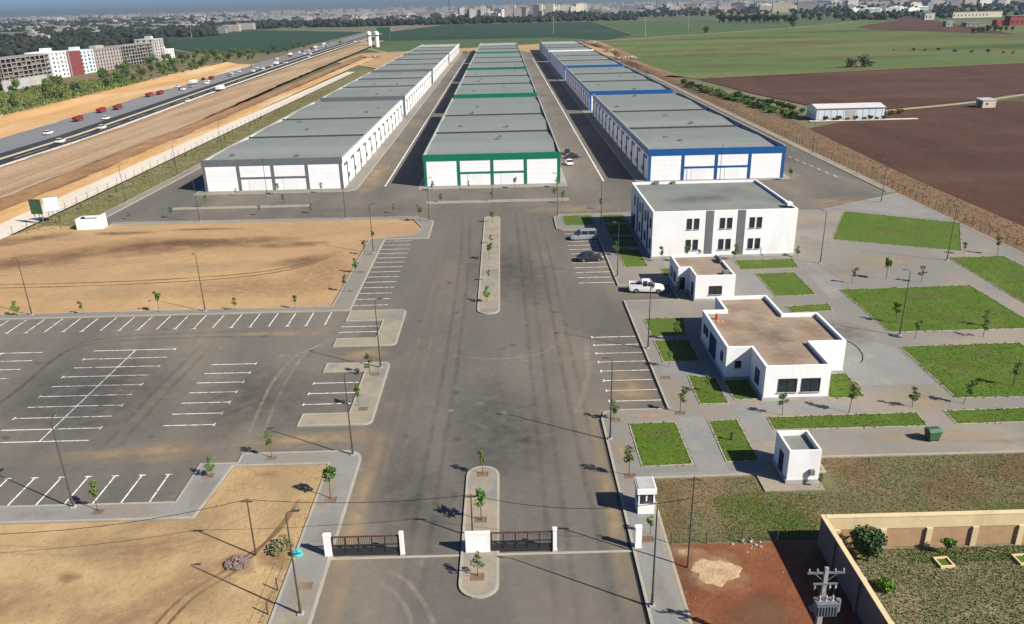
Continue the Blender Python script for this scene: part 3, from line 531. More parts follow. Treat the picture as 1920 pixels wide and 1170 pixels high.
# threshold strip across the entrance
MB().box(-14.3, 50.25, .002, 9.2, 50.5, .03).build('threshold', m_['kerb'], road)
for x, y, rx, ry, m in ((-15.6, 46, 1.1, 4, 'st_tan'), (-15.4, 54, 1.2, 3, 'st_dust'), (-16.4, 60, 1, 3, 'st_tan'), (-20, 65, 3, 1, 'st_tan'), (-27.6, 60, 1.2, 3, 'st_dust'), (-33, 57.2, 3, .9, 'st_tan'), (-41, 57.2, 3, .8, 'st_dust')): patch(PV['nw'], x, y, rx, ry, 0, m, .14, 'dust_patch')
for x, y, rx, ry, m in ((10.6, 46, .9, 4, 'st_dust'), (10.4, 65, .9, 4, 'st_tan'), (14, 71.5, 3, .8, 'st_tan'), (40, 66, 8, 1.6, 'st_tan'), (52, 64.6, 8, 1.2, 'st_dark'), (43, 74, 3, 4, 'st_tan'), (42, 92, 4, 5, 'st_dark'), (52, 116, 7, 4, 'st_dust'), (60, 120, 8, 4, 'st_tan'), (55, 145, 6, 6, 'st_tan'), (52, 130, 4, 6, 'st_dust'), (18, 76, 1.2, 4, 'st_tan')): patch(PL, x, y, rx, ry, 0, m, .148, 'dust_patch')
# tree pits in the pavements
def pit(key, x, y, s=.42):
    h = .152
    p = MB().flat([(x-s, y-s*.8), (x+s, y-s*.8), (x+s, y+s*.8), (x-s, y+s*.8)], h).build('tree_pit', m_['dirt_brown'], PV[key])
    MB().rail([(x-s, y-s*.8), (x-s, y+s*.8), (x+s, y+s*.8), (x+s, y-s*.8)], .08, .1, h+.03, True).build('pit_frame', m_['concrete_dark'], p)
for k, x, y in (('med1', -2.7, 61.5), ('med1', -2.7, 54.7), ('med1', -2.8, 47.7), ('i1', -15.7, 83.0), ('i1', -15.7, 74.6), ('nw', -22.9, 65.2), ('nw', -27.9, 62.4), ('nw', -35.6, 57.2), ('nw', -15.8, 58.1), ('plaza', 10.6, 60.6), ('plaza', 10.6, 70.8), ('plaza', 17.5, 71.9),
                ('plaza', 10.6, 51.6), ('lot', -23.7, 121), ('lot', -23.7, 130.6), ('lot', -23.7, 112), ('plaza', 17.6, 80.2), ('nw', -15.5, 47.2)): pit(k, x, y)
# a long low ridge of dug earth and broken stone on the east edge
loft_y = list(np.arange(450, 880, 9.)); V = []
for y in loft_y:
    x0 = 90+4*math.sin(y*.02); hh = 1.2+.8*math.sin(y*.05)+random.uniform(-.2, .3)
    for dx, z in ((-4, -.05), (-2, hh*.6), (0, hh), (2.5, hh*.8), (6, hh*.35), (10, -.15)): V.append((x0+dx+random.uniform(-.5, .5), y, z))
struct('earth_ridge', MB().add(V, [(6*j+i, 6*j+i+1, 6*j+i+7, 6*j+i+6) for j in range(len(loft_y)-1) for i in range(5)]), m_['dirt_brown'])
# ------------------------------------------------------------------ warehouses
def px_shared(mb, nm, m): return mb.mesh(nm, m_[m])
FRONT_Y = [184.5, 315.0, 449.0, 597.0]; BACK_Y = [304.0, 438.0, 586.0, 742.0]
SECT = [[184.5, 221, 257, 304], [315, 360, 400, 438], [449, 495, 540, 586], [597, 645, 690, 742]]
PLACE = ['nearest block', 'second block', 'third block', 'farthest block']
def warehouse(x0, x1, h, steel, row, k, face, par):
    y0, y1 = FRONT_Y[k], BACK_Y[k]
    colr = {'steel_grey': 'grey', 'steel_green': 'green', 'steel_blue': 'blue'}[steel]
    t = thing('warehouse', '%s of the %s row of white warehouses with %s trim' % (PLACE[k], row, colr), 'warehouse', (0, 0, .12), 0, 'white warehouses in three rows')
    wt = .25
    MB().box(x0, y0, 0, x1, y0+wt, h-.3).build('wall', m_['wall_white'], t); MB().box(x0, y1-wt, 0, x1, y1, h-.3).build('wall', m_['wall_white'], t)
    MB().box(x0, y0+wt+.01, 0, x0+wt, y1-wt-.01, h-.3).build('wall', m_['wall_white'], t); MB().box(x1-wt, y0+wt+.01, 0, x1, y1-wt-.01, h-.3).build('wall', m_['wall_white'], t)
    # roof: shallow gables between dark gutters
    s = SECT[k]
    for i in range(3):
        a, b = s[i]+(.3 if i else .35), s[i+1]-(.3 if i < 2 else .35); mid = (a+b)/2; z0, z1 = h-.55, h-.1
        mb = MB().add([(x0+.3, a, z0), (x1-.3, a, z0), (x1-.3, mid, z1), (x0+.3, mid, z1), (x0+.3, b, z0), (x1-.3, b, z0)], [(0, 1, 2, 3), (3, 2, 5, 4)])
        rf = mb.build('roof', m_['roof_pale' if (k == 3 and i == 2) else 'roof_metal'], t)
        if k < 3:
            for q in (.28, .72):
                yy = a+(b-a)*q; zz = z0+(z1-z0)*(1-abs(q-.5)*2)+.03; xa = x0+(x1-x0)*random.choice([.1, .3, .45]); xb = xa+(x1-x0)*random.uniform(.25, .5)
                MB().box(xa, yy-.35, zz-.1, min(xb, x1-1), yy+.35, zz+.06).build('skylight', m_['skylight'], rf)
        if i < 2: MB().box(x0+.3, b+.01, h-.9, x1-.3, b+.59, h-.16).build('gutter', m_['gutter'], t)
        if k < 2:
            for q in range(2):
                xa = random.uniform(x0+4, x1-4); ya = random.uniform(a+4, b-4)
                MB().box(xa-.5, ya-.5, h-.5, xa+.5, ya+.5, h+.12).build('roof_vent', m_['steel_grey'], t)
    # parapets and the coloured fascia
    MB().box(x0-.02, y0+.4, h-.31, x0+.3, y1-.4, h+par-.1).build('parapet', m_['roof_pale'], t); MB().box(x1-.3, y0+.4, h-.31, x1+.02, y1-.4, h+par-.1).build('parapet', m_['roof_pale'], t)
    fz = h-1.35
    MB().box(x0-.12, y0-.12, fz, x1+.12, y0+.38, h+.12).build('fascia', m_['wall_white' if (k == 3 and face < 0) else steel], t); MB().box(x0-.12, y1-.38, fz, x1+.12, y1+.12, h-.25).build('fascia', m_['roof_metal'], t)
    # front: posts, beam, panels, two roller doors
    W = x1-x0
    for q in (0, .25, .5, .75, 1):
        xc = x0+.32+(W-.64)*q; MB().box(xc-.3, y0-.16, 0, xc+.3, y0+.02, fz-.005).build('post', m_[steel], t)
    MB().box(x0+W*.25, y0-.135, 2.75, x1-W*.25, y0+.02, 3.15).build('beam', m_[steel], t)
    if k == 0:
        for b in range(4):
            xa = x0+.32+(W-.64)*b*.25+.34; xb = x0+.32+(W-.64)*(b+1)*.25-.34
            zs = [0.02, 1.2, 2.38, 3.56, 4.74, fz-.02] if b in (0, 3) else [.02, .92, 1.83, 2.72, 3.18, 4.1, 5.0, fz-.02]
            for j in range(len(zs)-1):
                if b in (1, 2) and j == 3: continue
                MB().box(xa, y0-.05, zs[j]+.008, xb, y0+.01, zs[j+1]-.008).build('wall_panel', m_['panel_white'], t)
            if b in (1, 2):
                dr = MB().box((xa+xb)/2-1.9, y0-.085, .02, (xa+xb)/2+1.9, y0-.02, 2.6).build('roller_door', m_['shutter_white'], t)
                for j in range(6): MB().box((xa+xb)/2-1.88, y0-.10, .12+j*.41, (xa+xb)/2+1.88, y0-.086, .48+j*.41).build('slat', m_['shutter_white'], dr)
    # long side towards the alley
    if face:
        xs, sg = (x1, 1) if face > 0 else (x0, -1); L = y1-y0; n = int(round(L/9.4)); st = L/n
        P = MB().box(min(0, sg*.22), -.28, 0, max(0, sg*.22), .28, h-1.7).mesh('post', m_[steel])
        B = MB().box(min(0, sg*.2), -3.6, h-2.35, max(0, sg*.2), -.29, h-1.75).mesh('beam', m_[steel])
        D = MB().box(min(0, sg*.06), -3.9, 0, max(0, sg*.06), -.5, 3.6).mesh('roller_door', m_['shutter_white'])
        Wn = MB().box(min(0, sg*.07), .9, 1.2, max(0, sg*.07), 2.6, 2.3).mesh('window', m_['glass_dark'])
        for i in range(n):
            yy = y0+st*(i+.62)
            obj('post', P, t, (xs, yy, 0)); obj('beam', B, t, (xs, yy, 0))
            if k < 2: obj('roller_door', D, t, (xs, yy, 0)); obj('window', Wn, t, (xs, yy, 0))
        MB().box(min(xs-.01, xs+sg*.1), y0+.4, fz+.1, max(xs-.01, xs+sg*.1), y1-.4, h-.35).build('fascia', m_[steel if face < 0 else 'wall_white'], t)
    return t
for k in range(4):
    warehouse(-70.6, -38.0, 7.2, 'steel_grey', 'left', k, 1, .12)
    warehouse(-19.0, 13.0, 7.2, 'steel_green', 'middle', k, 0, .25)
    warehouse(33.6, 65.6, 7.2, 'steel_blue', 'right', k, -1, .45)

# ------------------------------------------------------------------ flat-roofed white buildings
def win_y(par, xa, xb, za, zb, y, bars=1, gm='glass_dark', d=.07, name='window'):
    """window on a face looking towards -Y"""
    g = MB().box(xa+.06, y-.02, za+.06, xb-.06, y+.05, zb-.06).build(name, m_[gm], par)
    fb = MB()
    fb.box(xa, y-d, za, xb, y+.02, za+.07).box(xa, y-d, zb-.07, xb, y+.02, zb).box(xa, y-d, za+.072, xa+.07, y+.02, zb-.072).box(xb-.07, y-d, za+.072, xb, y+.02, zb-.072)
    for i in range(bars):
        xc = xa+(xb-xa)*(i+1)/(bars+1); fb.box(xc-.025, y-d+.01, za+.072, xc+.025, y+.02, zb-.072)
    fb.build('frame', m_['frame_dark'], g); MB().box(xa-.08, y-.14, za-.09, xb+.08, y+.03, za-.012).build('sill', m_['concrete'], g)
    return g
def win_x(par, ya, yb, za, zb, x, sg=-1, gm='glass_blue', name='window'):
    g = MB().box(min(x, x+sg*.03), ya+.06, za+.06, max(x-sg*.05, x+sg*.03), yb-.06, zb-.06).build(name, m_[gm], par)
    fb = MB(); xs = sorted((x-sg*.03, x+sg*.08))
    fb.box(xs[0], ya, za, xs[1], yb, za+.07).box(xs[0], ya, zb-.07, xs[1], yb, zb).box(xs[0], ya, za+.072, xs[1], ya+.07, zb-.072).box(xs[0], yb-.07, za+.072, xs[1], yb, zb-.072)
    fb.build('frame', m_['frame_dark'], g); return g
def flat_block(name, label, cat, poly, h, roof, par=.45, pw=.28, z=.14):
    t = thing(name, label, cat, (0, 0, z))
    A = sum(poly[i][0]*poly[(i+1) % len(poly)][1]-poly[(i+1) % len(poly)][0]*poly[i][1] for i in range(len(poly)))
    p = poly if A > 0 else poly[::-1]
    mb = MB(); n = len(p); mb.add([(x, y, zz) for zz in (0, h) for x, y in p], [(i, (i+1) % n, n+(i+1) % n, n+i) for i in range(n)]); mb.build('wall', m_['wall_white'], t)
    MB().rail(p, pw, h+.002, h+.05, True).build('coping', m_['wall_white'], t)
    inn = []
    for i in range(n):
        a = Vector(p[i])-Vector(p[i-1]); b = Vector(p[(i+1) % n])-Vector(p[i]); a.normalize(); b.normalize()
        na = Vector((-a.y, a.x)); nb = Vector((-b.y, b.x)); m = (na+nb).normalized(); inn.append(Vector(p[i])+m*pw/max(.35, m.dot(na)))
    mb = MB(); mb.add([(v.x, v.y, zz) for zz in (h-par, h) for v in inn], [(i, n+i, n+(i+1) % n, (i+1) % n) for i in range(n)]); mb.build('parapet', m_['wall_white'], t)
    MB().flat([(v.x, v.y) for v in inn], h-par).build('roof', m_[roof], t)
    MB().rail(p[::-1], .12, 0, .35, True, False).build('plinth', m_['concrete'], t)
    return t
# two-storey office
AX0, AX1, AY0, AY1, AH = 23.8, 47.3, 124.4, 147.0, 7.8
ad = flat_block('office_building', 'two-storey white office block with two dark grey vertical bands', 'office building', [(AX0, AY0), (AX1, AY0), (AX1, AY1), (AX0, AY1)], AH, 'roof_felt', .35, .3)
AW = AX1-AX0
for f in (.395, .615): MB().box(AX0+AW*f-.62, AY0-.06, .36, AX0+AW*f+.62, AY0+.02, AH+.06).build('grey_band', m_['band_grey'], ad)
for f in (.255, .305, .484, .534, .69, .74):
    for za, zb in ((1.3, 3.05), (4.85, 6.6)): win_y(ad, AX0+AW*f-.4, AX0+AW*f+.4, za, zb, AY0, 0)
for y in (128.2, 133.5, 138.6): win_x(ad, y, y+1.0, .5, 6.9, AX0)
for y in (125.6, 130.6, 136.0, 141.8): win_x(ad, y, y+1.2, 1.2, 2.9, AX0); win_x(ad, y, y+1.2, 4.7, 6.4, AX0)
MB().box(28, 146.2, AH-.35, 28.8, 146.65, AH+.35).build('roof_vent', m_['concrete_dark'], ad); MB().box(31.2, 146.2, AH-.35, 31.9, 146.6, AH+.2).build('roof_vent', m_['concrete_dark'], ad)
MB().box(46.2, 126.4, AH+.01, 47.1, 127.8, AH+.5).build('roof_unit', m_['wall_white'], ad)
MB().box(23.5, 150-8, 0, 23.79, 144.6, 2.6).build('door', m_['glass_dark'], ad)
# small service building
sb = flat_block('service_building', 'small white service building with beige roof in front of the office block', 'building',
                [(26.3, 104.2), (31.9, 104.2), (31.9, 114.2), (24.7, 114.2), (24.7, 108.2), (26.3, 108.2)], 3.7, 'roof_tile', .3, .26)
win_y(sb, 28.3, 30.1, .95, 2.2, 104.2, 1)
win_x(sb, 109.6, 110.8, 1.0, 2.4, 24.7); win_x(sb, 111.8, 113.0, 1.0, 2.4, 24.7); win_x(sb, 105.2, 106.2, .2, 2.3, 26.3, name='door')
MB().box(31.3, 110.4, 3.41, 31.62, 112.2, 4.1).build('roof_unit', m_['concrete_dark'], sb); MB().box(30.4, 105.2, 3.41, 31.3, 106, 3.95).build('roof_unit', m_['concrete_dark'], sb)
win_y(sb, 24.95, 25.75, .1, 2.2, 108.2, 0, name='door')
# canteen
CAFE = [(26.7, 74.2), (33.6, 74.2), (33.6, 80.3), (37.6, 80.3), (37.6, 89.0), (33.4, 89.0), (33.4, 95.4), (26.8, 95.4), (26.8, 90.7), (24.0, 90.7), (24.0, 79.3), (26.7, 79.3)]
cf = flat_block('canteen_building', 'low white building with stepped outline and tan tiled flat roof', 'building', CAFE, 3.9, 'roof_tile', .38, .28)
for a, b in ((28.2, 30.15), (30.65, 32.6)): win_y(cf, a, b, .95, 2.5, 74.2, 1)
for y in (80.6, 88.6, 87.4): win_x(cf, y, y+.8, 1.6, 2.7, 24.0)
win_x(cf, 83.6, 86.4, .15, 2.9, 24.0, name='door'); win_x(cf, 75.9, 77.2, .9, 2.6, 26.7); win_y(cf, 25.0, 25.7, 1.5, 2.3, 79.3, 0)
# transformer cabin
tc = flat_block('transformer_cabin', 'small white box cabin with sunken grey roof beside the weedy lot', 'cabin', [(24.0, 58.8), (26.8, 58.8), (26.8, 62.3), (24.0, 62.3)], 3.2, 'roof_felt', .4, .18, .16)
win_x(tc, 60.0, 60.9, .1, 2.2, 24.0, name='door')
MB().box(25.9, 58.5, .9, 26.3, 58.79, 1.4).build('meter_box', m_['concrete_dark'], tc)
paved('cabin_slab', [(21.8, 57.7), (27.0, 57.7), (27.0, 62.6), (24.2, 62.6), (21.8, 60.3)], 'paving_tan', .17, False)
# guard booth
gb = thing('guard_booth', 'white guard booth with dark window beside the entrance road', 'booth', (11.0, 55.6, .14))
MB().box(-.68, -.7, 0, .68, .9, .95).build('base', m_['wall_white'], gb)
MB().box(-.66, -.66, .951, .66, .86, 2.0).build('glazing', m_['glass_dark'], gb)
for x in (-.68, .56):
    for y in (-.7, .78): MB().box(x, y, .952, x+.12, y+.12, 2.0).build('post', m_['wall_white'], gb)
MB().box(-.06, -.69, .953, .06, -.6, 2.0).build('mullion', m_['wall_white'], gb)
MB().box(-.8, -.85, 2.001, .8, 1.05, 2.5).build('roof', m_['wall_white'], gb); MB().box(-.7, -.75, 2.501, .7, .95, 2.56).build('roof_sheet', m_['concrete'], gb)
MB().box(-.74, -.1, .1, -.681, .6, 1.95).build('door', m_['sign_white'], gb)
# small white hut with sloping parapet beside the sandy lot
wh = thing('white_hut', 'small white roadside hut with upswept end wall by the billboard', 'hut', (-82.3, 152.4, .06), R(4))
MB().add([(-2.5, 0, 0), (2.4, 0, 0), (2.5, 0, 2.9), (1.5, 0, 2.1), (-2.5, 0, 2.1), (-2.5, .25, 0), (2.4, .25, 0), (2.5, .25, 2.9), (1.5, .25, 2.1), (-2.5, .25, 2.1)],
         [(0, 1, 2, 3, 4), (9, 8, 7, 6, 5), (0, 4, 9, 5), (4, 3, 8, 9), (3, 2, 7, 8), (2, 1, 6, 7)]).build('front_wall', m_['wall_white'], wh)
MB().box(-2.5, .26, 0, -2.25, 2.6, 2.1).build('wall', m_['wall_white'], wh); MB().box(2.15, .26, 0, 2.4, 2.6, 2.6).build('wall', m_['wall_white'], wh); MB().box(-2.24, 2.35, 0, 2.14, 2.6, 2.2).build('wall', m_['wall_white'], wh)
MB().box(-2.24, .26, 1.72, 2.14, 2.34, 1.86).build('roof', m_['roof_felt'], wh); MB().box(-1.7, .7, 1.87, -1.1, 1.3, 2.35).build('roof_unit', m_['frame_dark'], wh)

for x, y, rx, ry in ((28, 92, 2.4, 1.6), (30, 83, 3, 3), (27, 86, 2.4, 3), (35.4, 85, 1.8, 3), (30, 77, 2.6, 2)): patch(bpy.data.objects['canteen_building'], x, y, rx, ry, 0, 'st_rust' if rx < 2.8 else 'st_dark', 3.9-.38, 'roof_stain')
patch(bpy.data.objects['office_building'], 34, 134, 6, 4, 0, 'st_dark', AH-.35, 'roof_stain'); patch(bpy.data.objects['office_building'], 41, 140, 4, 3, 0, 'st_dust', AH-.35, 'roof_stain')
# ------------------------------------------------------------------ entrance gate
def pillar(x, wd, label, h=2.05, d=.17):
    t = thing('gate_pillar', label, 'pillar', (x, 50.7, .0), 0, 'white gate pillars')
    MB().box(-wd/2, -d, 0, wd/2, d, h).build('shaft', m_['wall_white'], t); MB().box(-wd/2-.02, -d-.02, h+.002, wd/2+.02, d+.02, h+.05).build('cap', m_['wall_white'], t)
    MB().box(-wd/2-.04, -d-.04, 0, wd/2+.04, d+.04, .16).build('base', m_['concrete'], t)
pillar(-14.5, .55, 'wide white gate pillar at the left edge of the entrance road'); pillar(-8.75, .3, 'slim white pillar at the free end of the left gate')
pillar(-2.85, 1.9, 'broad white gate wall standing on the median island', 1.85); pillar(3.15, .3, 'slim white pillar at the free end of the right gate'); pillar(9.65, .5, 'white gate pillar on the right kerb of the entrance road')
def gate(xa, xb, label):
    t = thing('sliding_gate', label, 'gate', ((xa+xb)/2, 50.7, .03), 0, 'dark metal sliding gates'); L = xb-xa; h = L/2
    MB().box(-h, -.04, 1.72, h, .04, 1.82).build('top_rail', m_['rust_rail'], t); MB().box(-h, -.05, .05, h, .05, .3).build('bottom_rail', m_['frame_dark'], t)
    MB().box(-h, -.035, .95, h, .035, 1.02).build('middle_rail', m_['frame_dark'], t)
    pm = MB().box(-.05, -.06, .301, .05, .06, 1.719).mesh('post', m_['frame_dark']); bm = MB().box(-.014, -.014, .301, .014, .014, 1.719).mesh('bar', m_['frame_dark'])
    for i in range(6): obj('post', pm, t, (-h+.06+(L-.12)*i/5, 0, 0))
    n = int(L/.14)
    for i in range(1, n):
        if i*5 % n > 4: obj('bar', bm, t, (-h+L*i/n, 0, 0))
    MB().box(-h, -.008, .302, h, .008, .72).build('kick_plate', m_['frame_dark'], t)
gate(-14.2, -8.95, 'closed dark metal sliding gate across the left half of the entrance'); gate(-1.85, 2.98, 'dark metal sliding gate drawn halfway across the right lane')

# ------------------------------------------------------------------ street lamps
def lamp_proto():
    t = thing('street_lamp', 'x', 'street lamp', (0, 0, 0), 0, 'dark street lamps around the site')
    MB().box(-.2, -.2, .0, .2, .2, .12).build('base', m_['concrete'], t)
    MB().bar((0, 0, .12), (0, 0, 1.1), .10, .095, 8).build('lower_sleeve', m_['pole_dark'], t)
    MB().tube([(0, 0, 1.1), (0, 0, 5), (0, 0, 8.4)], [.075, .06, .045], 7).build('pole', m_['pole_dark'], t)
    MB().tube([(0, 0, 8.3), (.15, 0, 8.6), (.5, 0, 8.68)], .03, 5).build('arm', m_['pole_dark'], t)
    hd = MB().add([(.45, -.08, 8.64), (.95, -.1, 8.68), (.95, .1, 8.68), (.45, .08, 8.64), (.45, -.05, 8.74), (.95, -.06, 8.76), (.95, .06, 8.76), (.45, .05, 8.74)], [(0, 3, 2, 1), (4, 5, 6, 7), (0, 1, 5, 4), (1, 2, 6, 5), (2, 3, 7, 6), (3, 0, 4, 7)]).build('lamp_head', m_['pole_dark'], t)
    MB().box(.52, -.07, 8.625, .9, .07, 8.64).build('lens', m_['lamp_lens'], hd)
    return t
LP = lamp_proto(); first = [True]
def lamp(x, y, rz, label, z=.14):
    o = LP if first[0] else copy_tree(LP); first[0] = False
    o.location = (x, y, z); o.rotation_euler = (0, 0, R(rz)); o['label'] = 'dark street lamp '+label
for x, y, rz, lb in ((-15.2, 65.4, 0, 'at the rounded corner of the near left pavement'), (9.6, 67.1, 180, 'on the right kerb by the first lawn plot'), (-15.2, 44.3, 0, 'nearest the camera on the left pavement below the gate'),
        (9.6, 44.2, 180, 'nearest the camera on the right pavement below the gate'), (-67.8, 105.3, -90, 'leftmost along the south edge of the sandy lot'), (-43.1, 105.1, -90, 'second along the south edge of the sandy lot'),
        (-38.1, 58.0, 90, 'standing on the lower edge of the left car park'), (50.0, 119.7, 180, 'on the plaza right of the office block'), (70.2, 119.5, 180, 'at the corner of the far slanted lawn'),
        (48.9, 90.4, 180, 'at the lower corner of the large weedy lawn'), (-15.3, 84.8, 0, 'on the island beside the short parking bay'), (-23.2, 131.7, 0, 'on the pavement right of the sandy lot'),
        (-15.2, 151.9, 0, 'at the far corner of the sandy lot by the median'), (-32.4, 155.7, 90, 'on the far edge of the sandy lot, right one'), (-62.0, 156.2, 90, 'on the far edge of the sandy lot, left one'),
        (17.0, 115.7, 180, 'beside the parked pickup on the right kerb'), (18.0, 145.8, 180, 'behind the silver van near the office block'), (17.0, 88.4, 180, 'in the strip between the parking bay and the canteen'),
        (10.2, 153.4, 180, 'at the far right corner where the road widens'), (77.2, 158.5, 180, 'alone on the paved corner near the east field'), (-3.0, 176, -90, 'in front of the green warehouse'), (-54.5, 178.5, -90, 'in front of the grey warehouse'),
        (49.6, 180.5, -90, 'in front of the blue warehouse'), (83.4, 214, 180, 'first along the east service road'), (-85.2, 175, 0, 'first along the west verge'), (-85.0, 240, 0, 'third along the west verge'), (-85.1, 205, 0, 'second along the west verge')):
    lamp(x, y, rz, lb)

# ------------------------------------------------------------------ utility poles and wires
def upole(x, y, h, label, arm=True):
    t = thing('utility_pole', label, 'utility pole', (x, y, .1), 0, 'thin utility poles by the entrance')
    MB().tube([(0, 0, 0), (.02, 0, h)], [.075, .05], 7).build('pole', m_['wood_pole'], t)
    if arm:
        MB().box(-.45, -.04, h-.28, .45, .04, h-.18).build('crossarm', m_['wood_pole'], t)
        for dx in (-.38, .38): MB().bar((dx, 0, h-.18), (dx, 0, h), .035, .025, 6).build('insulator', m_['insulator'], t)
upole(-20.3, 51.0, 5.2, 'short thin wooden pole beside the stone heap'); upole(-3.35, 52.6, 4.0, 'slim pole rising behind the broad gate wall'); upole(13.0, 48.2, 8.0, 'tall thin pole at the edge of the spread sand')
def wire(pts_sag, label, r=.022):
    P = []
    for (a, b, s) in pts_sag:
        for i in range(13):
            f = i/12; p = Vector(a).lerp(Vector(b), f); p.z -= s*4*f*(1-f); P.append(p)
    tag(MB().tube(P, r, 4).build('overhead_wire', m_['cable']), label, 'wire', 'overhead wires')
wire([((-48, 49.0, 4.6), (-20.3, 51.0, 5.25), 1.3)], 'sagging black wire over the sandy lot left of the short pole')
wire([((-20.3, 51.0, 5.25), (-3.35, 52.6, 4.05), .5)], 'black wire between the short pole and the gate wall pole')
wire([((-3.35, 52.6, 4.05), (13.0, 48.2, 6.3), 1.1)], 'black wire from the gate wall pole to the tall pole by the sand')
# power pole with transformer
tp = thing('transformer_pole', 'pale concrete power pole carrying a grey transformer by the cream wall', 'power pole', (19.05, 38.95, .06))
MB().add([(-.2, -.14, 0), (.2, -.14, 0), (.2, .14, 0), (-.2, .14, 0), (-.11, -.09, 7.4), (.11, -.09, 7.4), (.11, .09, 7.4), (-.11, .09, 7.4)], [(0, 1, 5, 4), (1, 2, 6, 5), (2, 3, 7, 6), (3, 0, 4, 7), (4, 5, 6, 7)]).build('pole', m_['concrete_pole'], tp)
tr = MB().box(-.62, -.82, 4.35, .62, -.2, 5.25).build('transformer', m_['transformer_grey'], tp)
for i in range(7): MB().box(-.56+i*.18, -.92, 4.45, -.5+i*.18, -.825, 5.1).build('cooling_fin', m_['transformer_grey'], tr)
MB().box(-.66, -.86, 5.251, .66, -.16, 5.31).build('lid', m_['galv'], tr)
MB().bar((.78, -.5, 4.5), (.78, -.5, 5.4), .15, .15, 10).build('oil_tank', m_['galv'], tr)
for dx in (-.4, 0, .4): MB().tube([(dx, -.5, 5.31), (dx, -.5, 5.45), (dx, -.5, 5.6), (dx, -.5, 5.75)], [.09, .05, .08, .03], 8).build('bushing', m_['insulator'], tr)
MB().box(-.7, -.2, 4.22, .7, .2, 4.34).build('platform', m_['galv'], tp)
MB().box(-1.15, -.05, 6.95, 1.15, .05, 7.07).build('crossarm', m_['galv'], tp); MB().box(-.75, -.14, 6.2, .75, -.05, 6.3).build('crossarm', m_['galv'], tp)
for dx in (-1.05, -.55, .55, 1.05): MB().tube([(dx, 0, 7.07), (dx, 0, 7.2), (dx, 0, 7.32)], [.03, .06, .03], 6).build('insulator', m_['insulator'], tp)
for dx in (-.65, .65, .3): MB().tube([(dx, -.1, 6.2), (dx, -.14, 6.0), (dx, -.1, 5.8)], [.03, .07, .03], 6).build('fuse', m_['insulator'], tp)
for dx in (-1, 1): MB().bar((dx*.7, 0, 6.95), (dx*.12, 0, 6.4), .03, .03, 4).build('brace', m_['galv'], tp)
for dx in (-.4, 0, .4): MB().tube([(dx, -.5, 5.75), (dx*1.3, -.3, 6.1), (dx*1.6, -.1, 6.25)], .015, 4).build('jumper_cable', m_['cable'], tp)

# ------------------------------------------------------------------ walled yard
wn = thing('yard_wall', 'long cream yard wall with pilasters and tan block panels', 'wall', (0, 0, .05))
MB().box(23.9, 50.1, 0, 60, 50.35, 2.75).build('wall_core', m_['cream'], wn)
MB().box(23.85, 49.98, 1.75, 60, 50.098, 2.8).build('top_band', m_['cream'], wn); MB().box(23.9, 49.95, 2.801, 60, 50.4, 2.87).build('coping', m_['cream'], wn)
for i in range(11):
    x = 24.8+3.55*i; MB().box(x-.22, 49.85, 0, x+.22, 50.09, 1.749).build('pilaster', m_['cream'], wn); MB().box(x+.225, 50.02, .02, x+3.55-.225, 50.097, 1.74).build('block_panel', m_['tan_block'], wn)
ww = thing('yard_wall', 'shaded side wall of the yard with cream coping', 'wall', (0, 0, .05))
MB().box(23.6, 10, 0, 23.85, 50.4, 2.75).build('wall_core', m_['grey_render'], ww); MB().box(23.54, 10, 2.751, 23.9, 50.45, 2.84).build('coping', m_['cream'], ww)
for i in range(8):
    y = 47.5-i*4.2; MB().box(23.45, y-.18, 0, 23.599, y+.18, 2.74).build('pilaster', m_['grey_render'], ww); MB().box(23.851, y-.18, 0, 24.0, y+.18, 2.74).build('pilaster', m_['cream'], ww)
for x, y, lb in ((32.2, 47.9, 'square cream planting frame below the small round tree'), (38.2, 48.0, 'square cream planting frame at the right picture edge')):
    t = thing('planting_frame', lb, 'planter', (x, y, .05), R(3), 'planting frames in the walled yard'); s = .55
    for a, b, c, d in ((-s, -s, s, -s+.12), (-s, s-.12, s, s), (-s, -s+.122, -s+.12, s-.122), (s-.12, -s+.122, s, s-.122)): MB().box(a, b, 0, c, d, .22).build('edging', m_['cream'], t)
    MB().box(-s+.121, -s+.121, 0, s-.121, s-.121, .1).build('soil', m_['lawn'], t)

# ------------------------------------------------------------------ fences
def wire_fence(label, pts, step, h, pm, cat='fence', wires=3, pr=.06):
    t = thing('wire_fence', label, cat, (pts[0][0], pts[0][1], 0)); ox, oy = pts[0]
    P = MB().bar((0, 0, 0), (0, 0, h), pr, pr*.9, 5).mesh('post', m_[pm])
    for (x0, y0), (x1, y1) in zip(pts[:-1], pts[1:]):
        L = math.hypot(x1-x0, y1-y0); n = max(1, int(L/step))
        for i in range(n): f = i/n; obj('post', P, t, (x0+(x1-x0)*f-ox, y0+(y1-y0)*f-oy, -.1))
        for k in range(wires):
            z = h*(k+.7)/wires-.1; MB().bar((x0-ox, y0-oy, z), (x1-ox, y1-oy, z), .012, .012, 3).build('wire', m_['cable'], t)
    return t
wire_fence('long wire fence on dark posts between the site and the brown fields', [(85.2, 118), (85.2, 250), (85.4, 470)], 2.6, 1.9, 'pole_dark', wires=5)
wire_fence('wire fence along the olive verge on the highway side', [(-96.2, 150), (-96, 300), (-95.8, 540)], 5, 1.8, 'pole_dark', wires=2)
wire_fence('low wire fence between the weedy lot and the red plot', [(12.3, 51.0), (23.4, 50.9)], 2.45, 1.25, 'pole_dark', wires=2, pr=.045)
wire_fence('short wire fence beside the near left pavement', [(-17.6, 42), (-17.5, 49.4)], 2.4, 1.3, 'wood_pole', wires=2, pr=.055)
wire_fence('row of thin posts along the highway shoulder', [(-138.5, 190), (-139, 300), (-146, 430)], 6, 1.4, 'wood_pole', wires=1)

